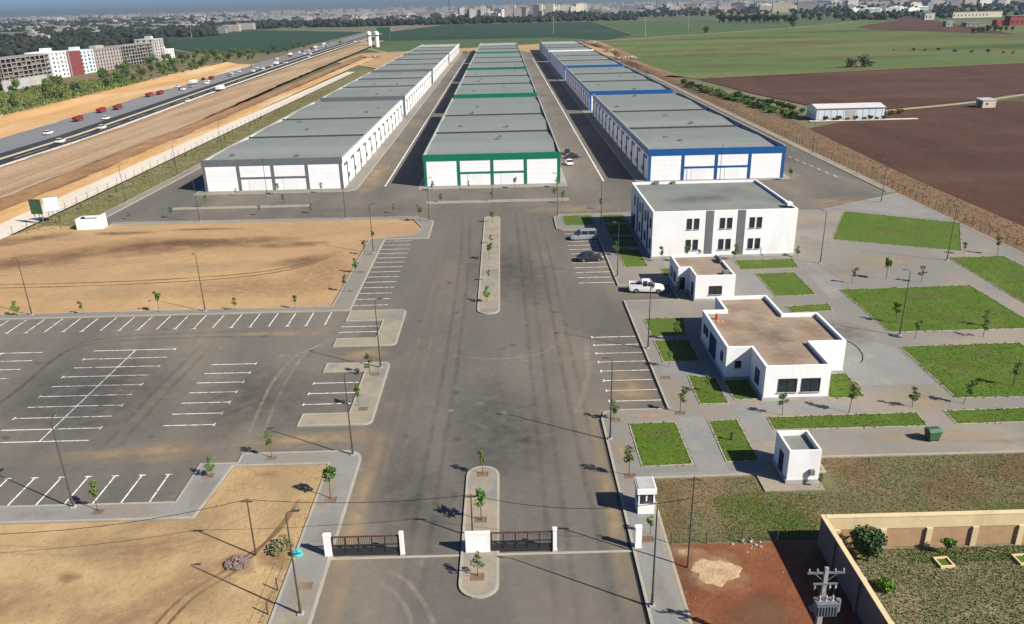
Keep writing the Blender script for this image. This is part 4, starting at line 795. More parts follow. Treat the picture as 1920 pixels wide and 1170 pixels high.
# ------------------------------------------------------------------ billboard
bb = thing('billboard', 'two-sided roadside billboard, green face and pale face on posts', 'billboard', (-94.6, 157.5, .1))
def panel(cx_, cy_, rz, wd, z0, z1, m, nm):
    o = MB().box(-wd/2, -.09, z0, wd/2, .09, z1).build(nm, m_[m], bb); o.location = (cx_, cy_, 0); o.rotation_euler = (0, 0, R(rz))
    f = MB().box(-wd/2-.06, -.12, z0-.08, wd/2+.06, .12, z0-.002).box(-wd/2-.06, -.12, z1+.002, wd/2+.06, .12, z1+.08).build('panel_frame', m_['galv'], o)
    for dx in (-wd*.33, wd*.33): MB().bar((dx, .15, 0), (dx, .15, z1), .08, .08, 6).build('post', m_['galv'], o)
    return o
g = panel(-.4, 0, -8, 2.5, 2.2, 5.1, 'sign_green', 'green_panel'); panel(1.9, 1.6, 28, 2.6, 2.3, 5.2, 'sign_white', 'pale_panel')
for i in range(4): MB().box(-1.05, -.105, 4.5-i*.55, .9-.3*i*(i % 2), -.091, 4.62-i*.55).build('faded_stripe', m_['leaf_olive'], g)

# ------------------------------------------------------------------ heaps, bins, odds and ends
def heap(name, label, x, y, r, h, n, m, cat, smin, smax):
    t = thing(name, label, cat, (x, y, .04)); meshes = []
    for q in range(5):
        mb = MB(); k = 7; V = [(0, 0, .5)]; 
        for zz, rr in ((.28, .42), (-.1, .5), (-.4, .3)):
            for i in range(k): a = 2*math.pi*i/k; f = rr*random.uniform(.75, 1.25); V.append((f*math.cos(a), f*math.sin(a), zz+random.uniform(-.1, .1)))
        F = [(0, 1+i, 1+(i+1) % k) for i in range(k)]
        for l in range(2): F += [(1+l*k+i, 1+(l+1)*k+i, 1+(l+1)*k+(i+1) % k, 1+l*k+(i+1) % k) for i in range(k)]
        meshes.append(mb.add(V, F).mesh('stone', m_[m]))
    for i in range(n):
        a = random.uniform(0, 6.28); rr = math.sqrt(random.random()); s = random.uniform(smin, smax)
        o = obj('stone', random.choice(meshes), t, (r*rr*math.cos(a), r*.8*rr*math.sin(a), h*(1-rr)*random.random()+s*.3)); o.scale = (s, s*random.uniform(.7, 1.1), s*random.uniform(.6, 1)); o.rotation_euler = (random.uniform(-.4, .4), random.uniform(-.4, .4), a)
heap('stone_heap', 'round heap of reddish stones on the near sandy lot', -21.5, 50.0, .95, .55, 120, 'rock', 'heap', .18, .4)
heap('stone_heap', 'loose white stones scattered along the low wire fence', 18.2, 50.75, 1.2, .02, 14, 'insulator', 'heap', .12, .3)
for i, (x, y, r, n) in enumerate(((90, 600, 7, 70), (94, 700, 8, 80), (92, 820, 9, 80), (-30, 735, 6, 60), (-22, 715, 5, 40), (-110, 690, 9, 80))):
    heap('rubble_heap', 'heap of broken rubble '+['near the third blue block', 'beside the farthest blue block', 'at the far end of the earth ridge', 'between the farthest grey and green blocks, larger one', 'between the farthest grey and green blocks, smaller one', 'left of the farthest grey block'][i], x, y, r, 1.6, n, 'rubble', 'heap', .8, 2.2)
tb = thing('teal_bundle', 'teal plastic sheet bundle at the foot of the near left lamp', 'bundle', (-17.0, 50.9, .14))
mb = MB(); V = [(0, 0, .55)]
for zz, rr in ((.45, .28), (.2, .45), (0, .5)):
    for i in range(9): a = 2*math.pi*i/9; f = rr*random.uniform(.7, 1.2); V.append((f*math.cos(a), f*.7*math.sin(a), zz))
mb.add(V, [(0, 1+i, 1+(i+1) % 9) for i in range(9)]+[(1+l*9+i, 1+(l+1)*9+i, 1+(l+1)*9+(i+1) % 9, 1+l*9+(i+1) % 9) for l in range(2) for i in range(9)]).build('sheet', m_['teal'], tb)
MB().tube([(-.3, -.3, .3), (.1, -.36, .33), (.35, -.2, .28)], .03, 5).build('rope', m_['cable'], tb)
dp = thing('waste_container', 'green wheeled waste container on the plaza edge', 'waste bin', (40.2, 65.4, .15), R(8))
MB().add([(-.5, -.38, .18), (.5, -.38, .18), (.5, .38, .18), (-.5, .38, .18), (-.62, -.48, 1.05), (.62, -.48, 1.05), (.62, .48, 1.05), (-.62, .48, 1.05)], [(0, 3, 2, 1), (0, 1, 5, 4), (1, 2, 6, 5), (2, 3, 7, 6), (3, 0, 4, 7), (4, 5, 6, 7)]).build('body', m_['bin_green'], dp)
MB().add([(-.66, -.52, 1.06), (.66, -.52, 1.06), (.66, .52, 1.06), (-.66, .52, 1.06), (-.62, -.2, 1.3), (.62, -.2, 1.3), (.62, .4, 1.22), (-.62, .4, 1.22)], [(0, 1, 5, 4), (1, 2, 6, 5), (2, 3, 7, 6), (3, 0, 4, 7), (4, 5, 6, 7), (0, 3, 2, 1)]).build('lid', m_['bin_green'], dp)
for x in (-.42, .42):
    for y in (-.3, .3): MB().bar((x-.04, y, .09), (x+.04, y, .09), .09, .09, 8).build('wheel', m_['tyre'], dp)
for x in (-.68, .68): MB().bar((x, -.2, .95), (x, .2, .95), .025, .025, 5).build('handle', m_['galv'], dp)
hs = tag(MB().tube([(41.6, 89.3, .17), (42.1, 88.2, .17), (42.2, 86.8, .17), (42.0, 85.2, .17), (41.4, 83.6, .17), (40.8, 82.8, .17)], .045, 5).build('black_hose', m_['cable']), 'black hose curving over the pavers right of the canteen', 'hose')
bl = thing('garden_bollard', 'short dark bollard light on the narrow near lawn', 'bollard', (21.2, 66.3, .15))
MB().bar((0, 0, 0), (0, 0, .62), .09, .08, 8).build('post', m_['frame_dark'], bl); MB().bar((0, 0, .621), (0, 0, .85), .14, .1, 8).build('head', m_['frame_dark'], bl); MB().bar((0, 0, .851), (0, 0, .9), .16, .05, 8).build('cap', m_['frame_dark'], bl)
gc = thing('gas_cylinder', 'small red gas cylinder on the tan roof of the stepped building', 'gas cylinder', (25.2, 88.6, 3.67))
MB().tube([(0, 0, 0), (0, 0, .06), (0, 0, .5), (0, 0, .62)], [.14, .17, .17, .08], 10).build('body', m_['red_plastic'], gc); MB().bar((0, 0, .62), (0, 0, .74), .1, .1, 8).build('collar', m_['red_plastic'], gc); MB().bar((0, 0, .741), (0, 0, .8), .03, .03, 6).build('valve', m_['galv'], gc)
V = []; 
for j in range(6):
    for i in range(7): V.append((25.0+i*.15+random.uniform(-.03, .03), 87.2+j*.2+random.uniform(-.05, .05), 3.68+random.uniform(.0, .09)))
tag(MB().add(V, [(7*j+i, 7*j+i+1, 7*j+i+8, 7*j+i+7) for j in range(5) for i in range(6)]).build('orange_tarpaulin', m_['orange_cloth']), 'crumpled orange tarpaulin lying on the tan tiled roof', 'tarpaulin')

# ------------------------------------------------------------------ vehicles
def vehicle(kind, paint):
    t = thing({'car': 'parked_car', 'van': 'parked_van', 'pickup': 'parked_pickup', 'truck': 'tipper_truck'}[kind], 'x', {'car': 'car', 'van': 'van', 'pickup': 'pickup', 'truck': 'truck'}[kind])
    def loftx(secs):
        """sections: x, z0, z1, half width bottom, half width top"""
        V = []; n = len(secs)
        for x, z0, z1, a, b in secs: zm = z0+(z1-z0)*.55; V += [(x, -a, z0), (x, a, z0), (x, max(a, b)+.02, zm), (x, b, z1), (x, -b, z1), (x, -max(a, b)-.02, zm)]
        F = [(6*i+k, 6*i+(k+1) % 6, 6*(i+1)+(k+1) % 6, 6*(i+1)+k) for i in range(n-1) for k in range(6)]
        return MB().add(V, F+[tuple(range(5, -1, -1)), tuple(range(6*n-6, 6*n))])
    if kind == 'truck':
        L, wr, wx = 7.6, .5, (2.6, -1.4, -2.6)
        loftx([(-3.8, .75, .95, .5, .5), (2.0, .75, .95, .5, .5)]).build('chassis', m_['frame_dark'], t)
        loftx([(1.9, .7, 2.8, 1.2, 1.15), (3.3, .7, 2.75, 1.2, 1.1), (3.75, .7, 1.7, 1.18, 1.1)]).build('cab', m_[paint], t)
        MB().add([(3.36, -1.02, 1.8), (3.36, 1.02, 1.8), (3.2, .98, 2.62), (3.2, -.98, 2.62)], [(0, 1, 2, 3)]).add([(3.72, -1.0, 1.72), (3.72, 1.0, 1.72), (3.34, 1.0, 2.55), (3.34, -1.0, 2.55)], [(0, 1, 2, 3)]).build('windscreen', m_['glass_dark'], t)
        MB().add([(-3.8, -1.15, 1.0), (1.7, -1.15, 1.0), (1.7, 1.15, 1.0), (-3.8, 1.15, 1.0), (-4.0, -1.25, 2.5), (1.75, -1.25, 2.6), (1.75, 1.25, 2.6), (-4.0, 1.25, 2.5)], [(0, 3, 2, 1), (0, 1, 5, 4), (1, 2, 6, 5), (2, 3, 7, 6), (3, 0, 4, 7)]).build('tipper_body', m_[paint], t)
        MB().box(-3.7, -1.1, 1.9, 1.6, 1.1, 2.0).build('load', m_['dirt_brown'], t)
        hw_ = 1.15
    else:
        hw_ = .86
        if kind == 'car':
            L, wr, wx = 4.3, .31, (1.32, -1.3)
            loftx([(-2.12, .38, .82, .72, .66), (-1.95, .24, .92, .82, .76), (-.9, .2, .96, .86, .8), (.6, .2, .95, .86, .8), (1.6, .22, .82, .84, .76), (2.02, .28, .68, .78, .68), (2.16, .38, .58, .66, .6)]).build('body', m_[paint], t)
            loftx([(-1.75, .9, .98, .74, .72), (-1.1, .9, 1.42, .78, .6), (.25, .9, 1.45, .78, .6), (.95, .9, .97, .76, .72)]).build('glasshouse', m_['glass_dark'], t)
            loftx([(-1.12, 1.4, 1.455, .62, .56), (-.4, 1.42, 1.5, .63, .56), (.22, 1.41, 1.475, .62, .56)]).build('roof', m_[paint], t)
        elif kind == 'van':
            L, wr, wx = 4.7, .33, (1.5, -1.5)
            loftx([(-2.35, .34, 1.0, .82, .8), (-2.2, .24, 1.08, .88, .86), (.9, .22, 1.08, .9, .86), (1.7, .24, 1.0, .88, .8), (2.2, .28, .8, .82, .72), (2.35, .38, .62, .7, .62)]).build('body', m_[paint], t)
            loftx([(-2.3, 1.06, 1.72, .83, .7), (-.2, 1.06, 1.8, .84, .7), (.6, 1.06, 1.74, .84, .68), (1.5, 1.04, 1.08, .8, .74)]).build('glasshouse', m_['glass_dark'], t)
            loftx([(-2.32, 1.7, 1.8, .74, .68), (-1, 1.72, 1.88, .76, .68), (.55, 1.7, 1.82, .74, .66)]).build('roof', m_[paint], t)
            for x in (-2.3, -.9, .35): MB().box(x, -.86, 1.06, x+.1, .86, 1.72).build('pillar', m_[paint], t)
        else:
            L, wr, wx = 5.2, .38, (1.65, -1.55); hw_ = .92
            loftx([(-2.6, .5, 1.0, .88, .86), (-2.4, .34, 1.05, .92, .9), (-.6, .32, 1.05, .92, .9), (1.0, .32, 1.08, .92, .88), (1.9, .34, 1.0, .9, .8), (2.4, .4, .86, .84, .72), (2.58, .5, .7, .72, .66)]).build('body', m_[paint], t)
            MB().box(-2.45, -.75, 1.051, -.72, .75, 1.06).build('cargo_bed', m_['frame_dark'], t)
            for a in ((-2.58, -.9, -.72, -.78), (-2.58, .78, -.72, .9)): MB().box(a[0], a[1], 1.0, a[2], a[3], 1.32).build('bed_side', m_[paint], t)
            MB().box(-2.6, -.78, 1.0, -2.5, .78, 1.3).build('tailgate', m_[paint], t)
            loftx([(-.7, 1.05, 1.72, .84, .68), (.4, 1.05, 1.76, .84, .66), (1.15, 1.05, 1.1, .82, .76)]).build('glasshouse', m_['glass_dark'], t)
            loftx([(-.78, 1.7, 1.78, .74, .68), (0, 1.72, 1.82, .74, .66), (.4, 1.71, 1.78, .72, .64)]).build('roof', m_[paint], t)
            for x in (-.76, .02): MB().box(x, -.85, 1.05, x+.1, .85, 1.72).build('pillar', m_[paint], t)
        for s in (-1, 1):
            MB().box(L/2-.24, s*.5-.15, .58, L/2-.03, s*.5+.15, .72).build('headlight', m_['lamp_lens'], t); MB().box(-L/2+.0, s*.62-.1, .68, -L/2+.12, s*.62+.1, .86).build('tail_light', m_['tail_red'], t)
            MB().box(.75, s*(hw_+.02)-.09, .98, .93, s*(hw_+.02)+.09, 1.1).build('mirror', m_['frame_dark'], t)
    wm = MB().bar((0, -.11, 0), (0, .11, 0), wr, wr, 12).mesh('wheel', m_['tyre']); rm = MB().bar((0, -.115, 0), (0, .115, 0), wr*.6, wr*.6, 8).mesh('rim', m_['rim'])
    for x in wx:
        for s in (-1, 1): o = obj('wheel', wm, t, (x, s*(hw_-.09), wr)); obj('rim', rm, o)
    return t
PRO = {}
def park(kind, paint, x, y, rz, label, group, z=.0):
    k = (kind, paint)
    if k not in PRO: PRO[k] = o = vehicle(kind, paint)
    else: o = copy_tree(PRO[k])
    o.location = (x, y, z); o.rotation_euler = (0, 0, R(rz)); o['label'] = label; o['group'] = group
    return o
G1 = 'vehicles parked by the office block'; G2 = 'vehicles between the warehouses'; G3 = 'vehicles on the highway'
park('van', 'car_silver', 13.7, 137.2, 182, 'silver van parked beside the office block lawn', G1); park('car', 'car_dark', 13.7, 124.6, 8, 'black car parked between the van and the pickup', G1)
park('pickup', 'car_white', 20.4, 109.0, -8, 'white pickup in the driveway left of the service building', G1); 
park('car', 'car_white', 16.9, 207.5, 95, 'white car beside the green warehouse', G2); park('car', 'car_dark', 18.6, 216.5, 12, 'dark car just behind the white car in the right alley', G2)
park('car', 'car_dark', 17.5, 223, 88, 'dark car farthest along the right alley', G2)
for i, (x, y) in enumerate(((-147.2, 296), (-146.4, 281-16), (-158.3, 323), (-161, 285), (-146.6, 380))):
    park('car', 'car_white', x, y, 90, 'white car on the highway, %s from the camera' % ['third nearest', 'nearest', 'fourth nearest, on the grey lanes', 'second nearest, on the grey lanes', 'fifth nearest'][i], G3, .29)
for i, (x, y) in enumerate(((-167.4, 320), (-170.6, 347), (-168, 357), (-175.1, 409), (-173.6, 419), (-176, 505))):
    park('truck', 'truck_red', x+cx(y)*.2, y, 88, 'red tipper truck on the far side of the highway, %s from the camera' % ORD[i], 'red tipper trucks on the highway', .24).scale = (.7, .75, .72)
park('truck', 'car_white', -151.5+3, 431, 90, 'white truck on the dark lanes of the highway', G3, .29)
for i, (x, y) in enumerate(((-172, 440), (-172, 455), (-170, 475), (-173, 530), (-165, 560), (-176, 600), (-160, 640), (-180, 690), (-170, 760), (-185, 830), (-178, 900))):
    park('van' if i % 3 else 'car', 'car_white' if i % 2 == 0 else 'car_silver', x+(cx(y)+10)*.8, y, 90, '%s small vehicle of the distant highway queue' % ORD[i], G3, .29)

for i in range(36):
    y = 440+i*17+random.uniform(-5, 5); lane = random.choice([-171, -167.5, -164, -160, -153, -145]); kd, pt = random.choice([('car', 'car_white'), ('car', 'car_dark'), ('van', 'car_white'), ('van', 'car_silver'), ('car', 'car_white'), ('truck', 'truck_red' if i % 4 == 0 else 'car_white')])
    o = park(kd, pt, lane+cx(y)*.95, y, 90, 'distant %s %s on the %s of the far highway' % ({'car_white': 'white', 'car_dark': 'black', 'car_silver': 'silver', 'truck_red': 'red'}[pt], kd, ['dark right lanes', 'grey left lanes'][lane < -155]), 'distant highway traffic', .29); o.scale = (.9, .9, .9)
# ------------------------------------------------------------------ saplings
def sapling_mesh(kind):
    h = 1.35+.3*(kind % 3); cl = []
    for i in range(7+kind): cl.append((random.uniform(-.34, .34), random.uniform(-.34, .34), h+random.uniform(-.35, 1.0), random.uniform(.2, .36)))
    tr = MB(); tr.tube([(0, 0, 0), (random.uniform(-.06, .06), 0, h*.6), (random.uniform(-.1, .1), random.uniform(-.1, .1), h+.4)], [.045, .035, .018], 5)
    for c in cl[:5]: tr.bar((0, 0, h*.75), c[:3], .016, .006, 4)
    V, Q = leaf_quads(crown_points((260, 200, 320, 150, 280, 220)[kind], cl), .12)
    return tr.mesh('trunk', m_['bark']), np_mesh('crown', V, Q, m_['leaf' if kind % 2 == 0 else 'leaf_olive'])
SAP = [sapling_mesh(k) for k in range(6)]; scount = [0]
def sapling(x, y, label, z=.14, s=1.0, grp='young trees planted around the site', kind=None):
    k = scount[0] % 6 if kind is None else kind; scount[0] += 1
    t = thing('sapling', label, 'young tree', (x, y, z), random.uniform(0, 6.28), grp); s *= random.uniform(.66, 1.08); t.scale = (s*random.uniform(.8, 1.1), s*random.uniform(.8, 1.1), s); t.rotation_euler = (random.uniform(-.08, .08), random.uniform(-.08, .08), random.uniform(0, 6.28))
    obj('trunk', SAP[k][0], t); obj('crown', SAP[k][1], t); return t
def row(pts, what, z=.14, s=1.0, frm='from the left'):
    for i, (x, y) in enumerate(pts): sapling(x, y, '%s sapling %s %s' % (ORD[i], frm, what), z, s)
row([(-69.8, 105.2), (-60.4, 105.2), (-49.7, 105.2), (-38.9, 105.2), (-30.4, 105.2)], 'along the south edge of the sandy lot')
row([(-24.6, 112), (-24.6, 121), (-24.6, 130.8), (-24.4, 138.3)], 'along the east edge of the sandy lot', frm='from the front')
row([(-77.8, 159.8), (-69.3, 160.3), (-51.2, 160.7), (-40.5, 161.4), (-23.3, 159.7)], 'in the road verge behind the sandy lot', 0)
sapling(-17.0, 152.2, 'sapling at the tip of the sandy lot')
row([(-62.1, 180), (-52.3, 180), (-42.3, 180)], 'in front of the grey warehouse', .05); row([(-16.9, 180), (-8.5, 180), (2.1, 180), (11.7, 180)], 'in front of the green warehouse', .05)
row([(-64.7, 168.2), (-48, 168.2)], 'on the narrow verge island before the grey warehouse'); row([(-14, 168.1), (-3, 168.1), (10.5, 168.1)], 'on the narrow verge island before the green warehouse')
row([(-2.8, 47.8), (-2.7, 54.7), (-2.7, 61.5)], 'on the near median island', s=1.15, frm='from the gate end')
row([(-3.1, 106), (-3.0, 115.2), (-3.0, 126.3), (-2.9, 135.4), (-2.7, 150.1)], 'on the far median island', frm='from the near end')
for x, y, lb in ((-22.9, 65.3, 'sapling on the pavement left of the corner lamp'), (-27.6, 62.2, 'sapling on the stepped pavement above the near sandy lot'), (-35.7, 57.4, 'sapling by the lamp on the lower edge of the car park'), (-15.9, 58.3, 'leafy sapling on the left pavement above the gate'),
        (-16.3, 83.2, 'sapling beside the lamp on the short bay island'), (-16.3, 75.3, 'sapling at the near end of the short bay island'), (10.5, 60.7, 'sapling on the right kerb in front of the first lawn'), (10.5, 71.0, 'sapling at the near corner of the right parking bay'),
        (17.5, 72.1, 'sapling between the right parking bay and the canteen lawn'), (10.9, 52.2, 'bright sapling between the booth and the right gate pillar'), (21.3, 76.3, 'bushy sapling on the small lawn left of the canteen'), (18.5, 83.0, 'pale sapling on the strip left of the canteen'),
        (20.7, 90.4, 'dark sapling on the shaded lawn behind the canteen'), (18.3, 126.7, 'sapling on the pavement beside the black car'), (51.0, 109.9, 'dense sapling on the plaza above the weedy lawn'), (56.8, 111.4, 'sapling right of the dense plaza sapling'), (61.2, 109.6, 'thin sapling by the far edge of the weedy lawn'),
        (27.7, 70.9, 'sapling in front of the two canteen windows'), (34.6, 71.1, 'sapling at the near right corner of the canteen'), (41.5, 71.9, 'sapling at the end of the long lawn strip'), (47.1, 72.4, 'sapling below the big square lawn'), (50.2, 89.1, 'sapling above the big square lawn'), (58.6, 89.1, 'taller sapling above the big square lawn, right one'),
        (74.6, 122.6, 'sapling at the right corner of the slanted lawn'), (79.7, 121.8, 'wind-bent sapling by the path at the right edge'), (37.0, 122.6, 'sapling standing before the office windows'), (25.3, 122.4, 'sapling at the left corner of the office front'), (66.4, 181.5, 'sapling at the right corner of the blue warehouse'),
        (60.9, 92.8, 'sapling on the right part of the weedy lawn'), (50.4, 94.5, 'sapling beside the lamp on the weedy lawn'), (54.4, 76, 'sapling on the big square lawn'), (47.6, 123.2, 'thin sapling at the right corner of the office block'), (26.6, 57.9, 'small plant before the transformer cabin'), (29.0, 121.6, 'sapling behind the service building, left one'), (31.0, 121.4, 'sapling behind the service building, right one'),
        (12.0, 164.6, 'sapling at the end of the cross road before the office block'), (19.6, 158.6, 'olive sapling on the road corner behind the office block'), (24.5, 107.0, 'dark sapling at the side of the service building')):
    sapling(x, y, lb, .15, .6 if ('small plant' in lb or 'bright sapling' in lb) else 1.05)
for i in range(16): sapling(-91-1.5*math.sin(i*2.1), 158+i*11.5, '%s small tree from the camera in the olive verge' % ORD[i], .05, .8, 'small trees in the olive verge', 1+2*(i % 3))
# ------------------------------------------------------------------ shrubs and trees
def tree_mesh(h, r, n, leaf, lm, trunk=True, squash=1.0, k=12):
    cl = []
    for i in range(k):
        a = random.uniform(0, 6.28); q = math.sqrt(random.random())*r*.65; cl.append((q*math.cos(a), q*math.sin(a), h-r*squash*random.uniform(.35, 1.5), r*random.uniform(.32, .55)))
    tr = MB(); tr.tube([(0, 0, 0), (r*.05, 0, h*.35), (0, r*.05, h*.75)], [r*.09, r*.07, r*.03], 6)
    for c in cl[:7]: tr.bar((0, 0, h*.4), c[:3], r*.035, r*.012, 4)
    V, Q = leaf_quads(crown_points(n, cl), leaf); V[:, 2] = np.maximum(V[:, 2], .03)
    return tr.mesh('trunk', m_['bark']), np_mesh('crown', V, Q, m_[lm])
def tree(x, y, label, ms, z=.05, s=1.0, grp=None, name='tree', cat='tree', rz=None):
    t = thing(name, label, cat, (x, y, z), random.uniform(0, 6.28) if rz is None else rz, grp); t.scale = (s, s, s); obj('trunk', ms[0], t); obj('crown', ms[1], t); return t
tree(26.7, 48.4, 'dense round dark green tree in the corner of the walled yard', tree_mesh(3.2, 1.35, 3600, .12, 'leaf_dark', squash=1.15, k=24))
tree(32.9, 48.9, 'small round-headed tree against the cream yard wall', tree_mesh(1.75, .62, 500, .1, 'leaf', k=10))
tree(26.6, 45.2, 'low bright yellow-green bush in the walled yard', tree_mesh(.8, .75, 600, .1, 'leaf_bright', squash=.5, k=10), name='bush', cat='bush')
tree(-18.4, 51.5, 'dry brush heap beside the near left pavement', tree_mesh(.8, .95, 700, .1, 'tuft_dry', squash=.5, k=10), name='bush', cat='bush')
MT = [tree_mesh(5.5+random.random(), 2.6, 420, .42, lm, k=13) for lm in ('leaf_dark', 'leaf', 'leaf_olive', 'leaf_dark', 'leaf_olive')]
# trees between highway and the unfinished buildings
i = 0
for y in np.arange(350, 800, 6.5):
    for q in range(2):
        x = -218-random.uniform(0, 62)+cx(y)*.5
        if y < 400 and q: continue
        q_, s_ = random.randrange(5), random.uniform(.55, 1.15)
        lb = '%s %s tree of the highway green belt %s' % ('tall' if s_ > .95 else ('low' if s_ < .72 else 'middling'), ['dark green', 'fresh green', 'olive green', 'dense dark', 'pale olive'][q_], 'at the left picture edge' if y < 440 else 'before the grey concrete frame' if y < 540 else 'before the white and red blocks' if y < 605 else 'before the pinkish block and dark frame' if y < 700 else 'right of the apartment row')
        tree(x, y+random.uniform(-3, 3), lb, MT[q_], -.25, s_, 'trees in the green belt by the highway'); i += 1
for k in range(46):
    y = 500+k*9.6; s_ = random.uniform(.4, .95); q_ = random.randrange(5)
    tree(-206-random.uniform(0, 26)+cx(y)*.45+12*(y > 640)*random.random(), y+random.uniform(-4, 4), '%s %s tree on the bare strip beside the highway, %s' % ('tall' if s_ > .7 else 'low', ['dark green', 'fresh green', 'olive green', 'dense dark', 'pale olive'][q_], ['nearest stretch', 'middle stretch', 'far stretch', 'farthest stretch'][min(3, k//12)]), MT[q_], -.05, s_, 'trees beside the far highway')
# shrubs on the east edge towards the shed
SH = [tree_mesh(2.2, 1.7, 260, .3, lm, squash=.6, k=10) for lm in ('leaf_dark', 'leaf_olive', 'leaf')]
for k in range(58):
    f = k/57; x = 89+f*13+random.uniform(-1.5, 2.5); y = 405-f*125+random.uniform(-4, 4)
    q_, s_ = random.randrange(3), random.uniform(.7, 1.3)
    tree(x, y, '%s %s shrub in the hedge by the east road, %s' % ('large' if s_ > 1 else 'small', ['dark', 'olive', 'green'][q_], ['far end', 'middle', 'near the shed'][min(2, int(f*3))]), SH[q_], -.05, s_, 'shrubs by the long shed', 'shrub', 'shrub')
for k in range(14):
    f = k/13; tree(100+f*9, 350-f*55+random.uniform(-2, 2), 'dark shrub along the edge of the ploughed field behind the shed', SH[0], -.05, random.uniform(.7, 1.2), 'shrubs behind the shed', 'shrub', 'shrub')
for k in range(9): tree(110+k*2.6+random.uniform(-.6, .6), 274.6, 'low dark shrub along the front of the long shed', SH[k % 2], -.05, random.uniform(.45, .75), 'shrubs before the shed', 'shrub', 'shrub')
for x, y in ((134, 283), (137.5, 285), (141.5, 287)): tree(x, y, 'shrub at the right end of the long shed', SH[1], -.05, random.uniform(.8, 1.1), 'shrubs right of the shed', 'shrub', 'shrub')
BT = tree_mesh(9, 4.2, 700, .6, 'leaf_dark', k=14)
tree(395, 1133, 'lone dark tree in the middle of the green fields', BT, -.1, 2.0)
tree(245, 1003, 'small round tree beside the far field path', BT, -.1, 1.0)
DT = tree_mesh(5, 3, 500, .4, 'tuft_dry', k=12)
tree(207, 486, 'leafless dry brown tree at the edge of the ploughed field, left one', DT, -.1, 1.3); tree(215, 489, 'leafless dry brown tree at the edge of the ploughed field, right one', DT, -.1, 1.5); tree(221, 491, 'small dry shrub beside the leafless field trees', DT, -.1, .7)
for k in range(14): tree(300+k*7+random.uniform(-6, 6), 632-k*8.5+random.uniform(-5, 5), 'dark shrub in the broken row across the green field', SH[k % 3], -.1, random.uniform(.35, 1.0), 'shrub row in the green field', 'shrub', 'shrub')
for k in range(15): tree(372+k*6+random.uniform(-1, 1), 1428-k*5.5, 'dark tree of the dense grove in the far fields', BT, -.1, random.uniform(1.3, 1.9), 'trees of the far grove')
for k in range(7): tree(560+k*16, 1600+random.uniform(-8, 8), 'dark tree in the row beyond the far brown field', BT, -.1, random.uniform(.9, 1.4), 'trees beyond the far brown field')
for k in range(8): tree(485+k*9+random.uniform(-3, 3), 855+k*6, 'dark shrub along the field edge before the red farm', BT, -.1, random.uniform(.45, .9), 'shrubs before the red farm', 'shrub', 'shrub')
# low growth nobody could count
def tufts(name, label, areas, m, n, size, h, cat='grass'):
    V = []; Q = []; C = []
    for (poly, frac, z) in areas:
        xs = [p[0] for p in poly]; ys = [p[1] for p in poly]; k = int(n*frac); got = 0; tries = 0
        while got < k and tries < 40*k:
            tries += 1; x = random.uniform(min(xs), max(xs)); y = random.uniform(min(ys), max(ys)); ins = False
            for i in range(len(poly)):
                (xa, ya), (xb, yb) = poly[i], poly[i-1]
                if (ya > y) != (yb > y) and x < (xb-xa)*(y-ya)/(yb-ya)+xa: ins = not ins
            if ins: C.append((x, y, z)); got += 1
    C = np.array(C); vv = []
    for b in range(3):
        a = rng.uniform(0, 6.28, len(C)); s = size*rng.uniform(.5, 1.4, len(C)); hh = h*rng.uniform(.4, 1.4, len(C)); ln = rng.uniform(.2, .9, len(C))
        dx, dy = np.cos(a), np.sin(a); base = C.copy(); P0 = base+np.stack([-dy*s*.4, dx*s*.4, 0*s], 1); P1 = base+np.stack([dy*s*.4, -dx*s*.4, 0*s], 1)
        P2 = base+np.stack([dx*s*ln+dy*s*.25, dy*s*ln-dx*s*.25, hh], 1); P3 = base+np.stack([dx*s*ln-dy*s*.25, dy*s*ln+dx*s*.25, hh], 1)
        vv.append(np.stack([P0, P1, P2, P3], 1).reshape(-1, 3))
    V = np.concatenate(vv); o = obj(name, np_mesh(name, V, np.arange(len(V)).reshape(-1, 4), m_[m])); return tag(o, label, cat, kind='stuff')
WL = [(12.1, 51.2), (24, 51.1), (60, 51.2), (60, 62.7), (28.4, 62.7), (28.4, 57.5), (21.6, 57.5), (21.6, 60.0), (12.1, 60.0)]
tufts('weeds', 'rank green and dry weeds covering the lot above the yard wall', [(WL, .75, .05), ([(17, 51.2), (24, 51.1), (26, 57), (21.6, 58), (17, 57)], .25, .05)], 'tuft_green', 9000, .085, .055, 'weeds')
tufts('dry_weeds', 'straw-coloured dry weeds mixed into the lot above the yard wall', [(WL, 1, .05)], 'tuft_dry', 12000, .08, .05, 'weeds')
YD = [(24.2, 36), (46, 36), (46, 49.7), (24.2, 49.7)]
tufts('dry_grass', 'tall dry grass covering the walled yard', [(YD, 1, .055)], 'tuft_dry', 12000, .09, .07)
tufts('yard_weeds', 'green weeds growing among the dry grass of the walled yard', [(YD, .7, .055), ([(30, 48), (46, 48), (46, 49.7), (30, 49.7)], .3, .055)], 'leaf_olive', 5000, .1, .07, 'weeds')
tufts('lawn_grass', 'short green grass on the plaza lawns', [(LAWNS[i], f, .15) for i, f in ((0, .05), (1, .03), (2, .03), (3, .02), (4, .04), (5, .06), (6, .06), (7, .25), (8, .25), (9, .15), (10, .06))], 'tuft_green', 9000, .12, .05)
tufts('verge_weeds', 'olive weeds along the west verge', [([(-95.5, 150), (-86.4, 155), (-85.6, 205), (-85.6, 420), (-95.4, 420)], 1, .05)], 'tuft_dry', 6000, .2, .15, 'weeds')
tufts('east_weeds', 'dry weeds along the east perimeter fence', [([(85.6, 115), (93, 115), (94, 180), (98, 258), (103, 300), (99, 400), (86, 460)], 1, -.02)], 'tuft_dry', 7000, .18, .16, 'weeds')
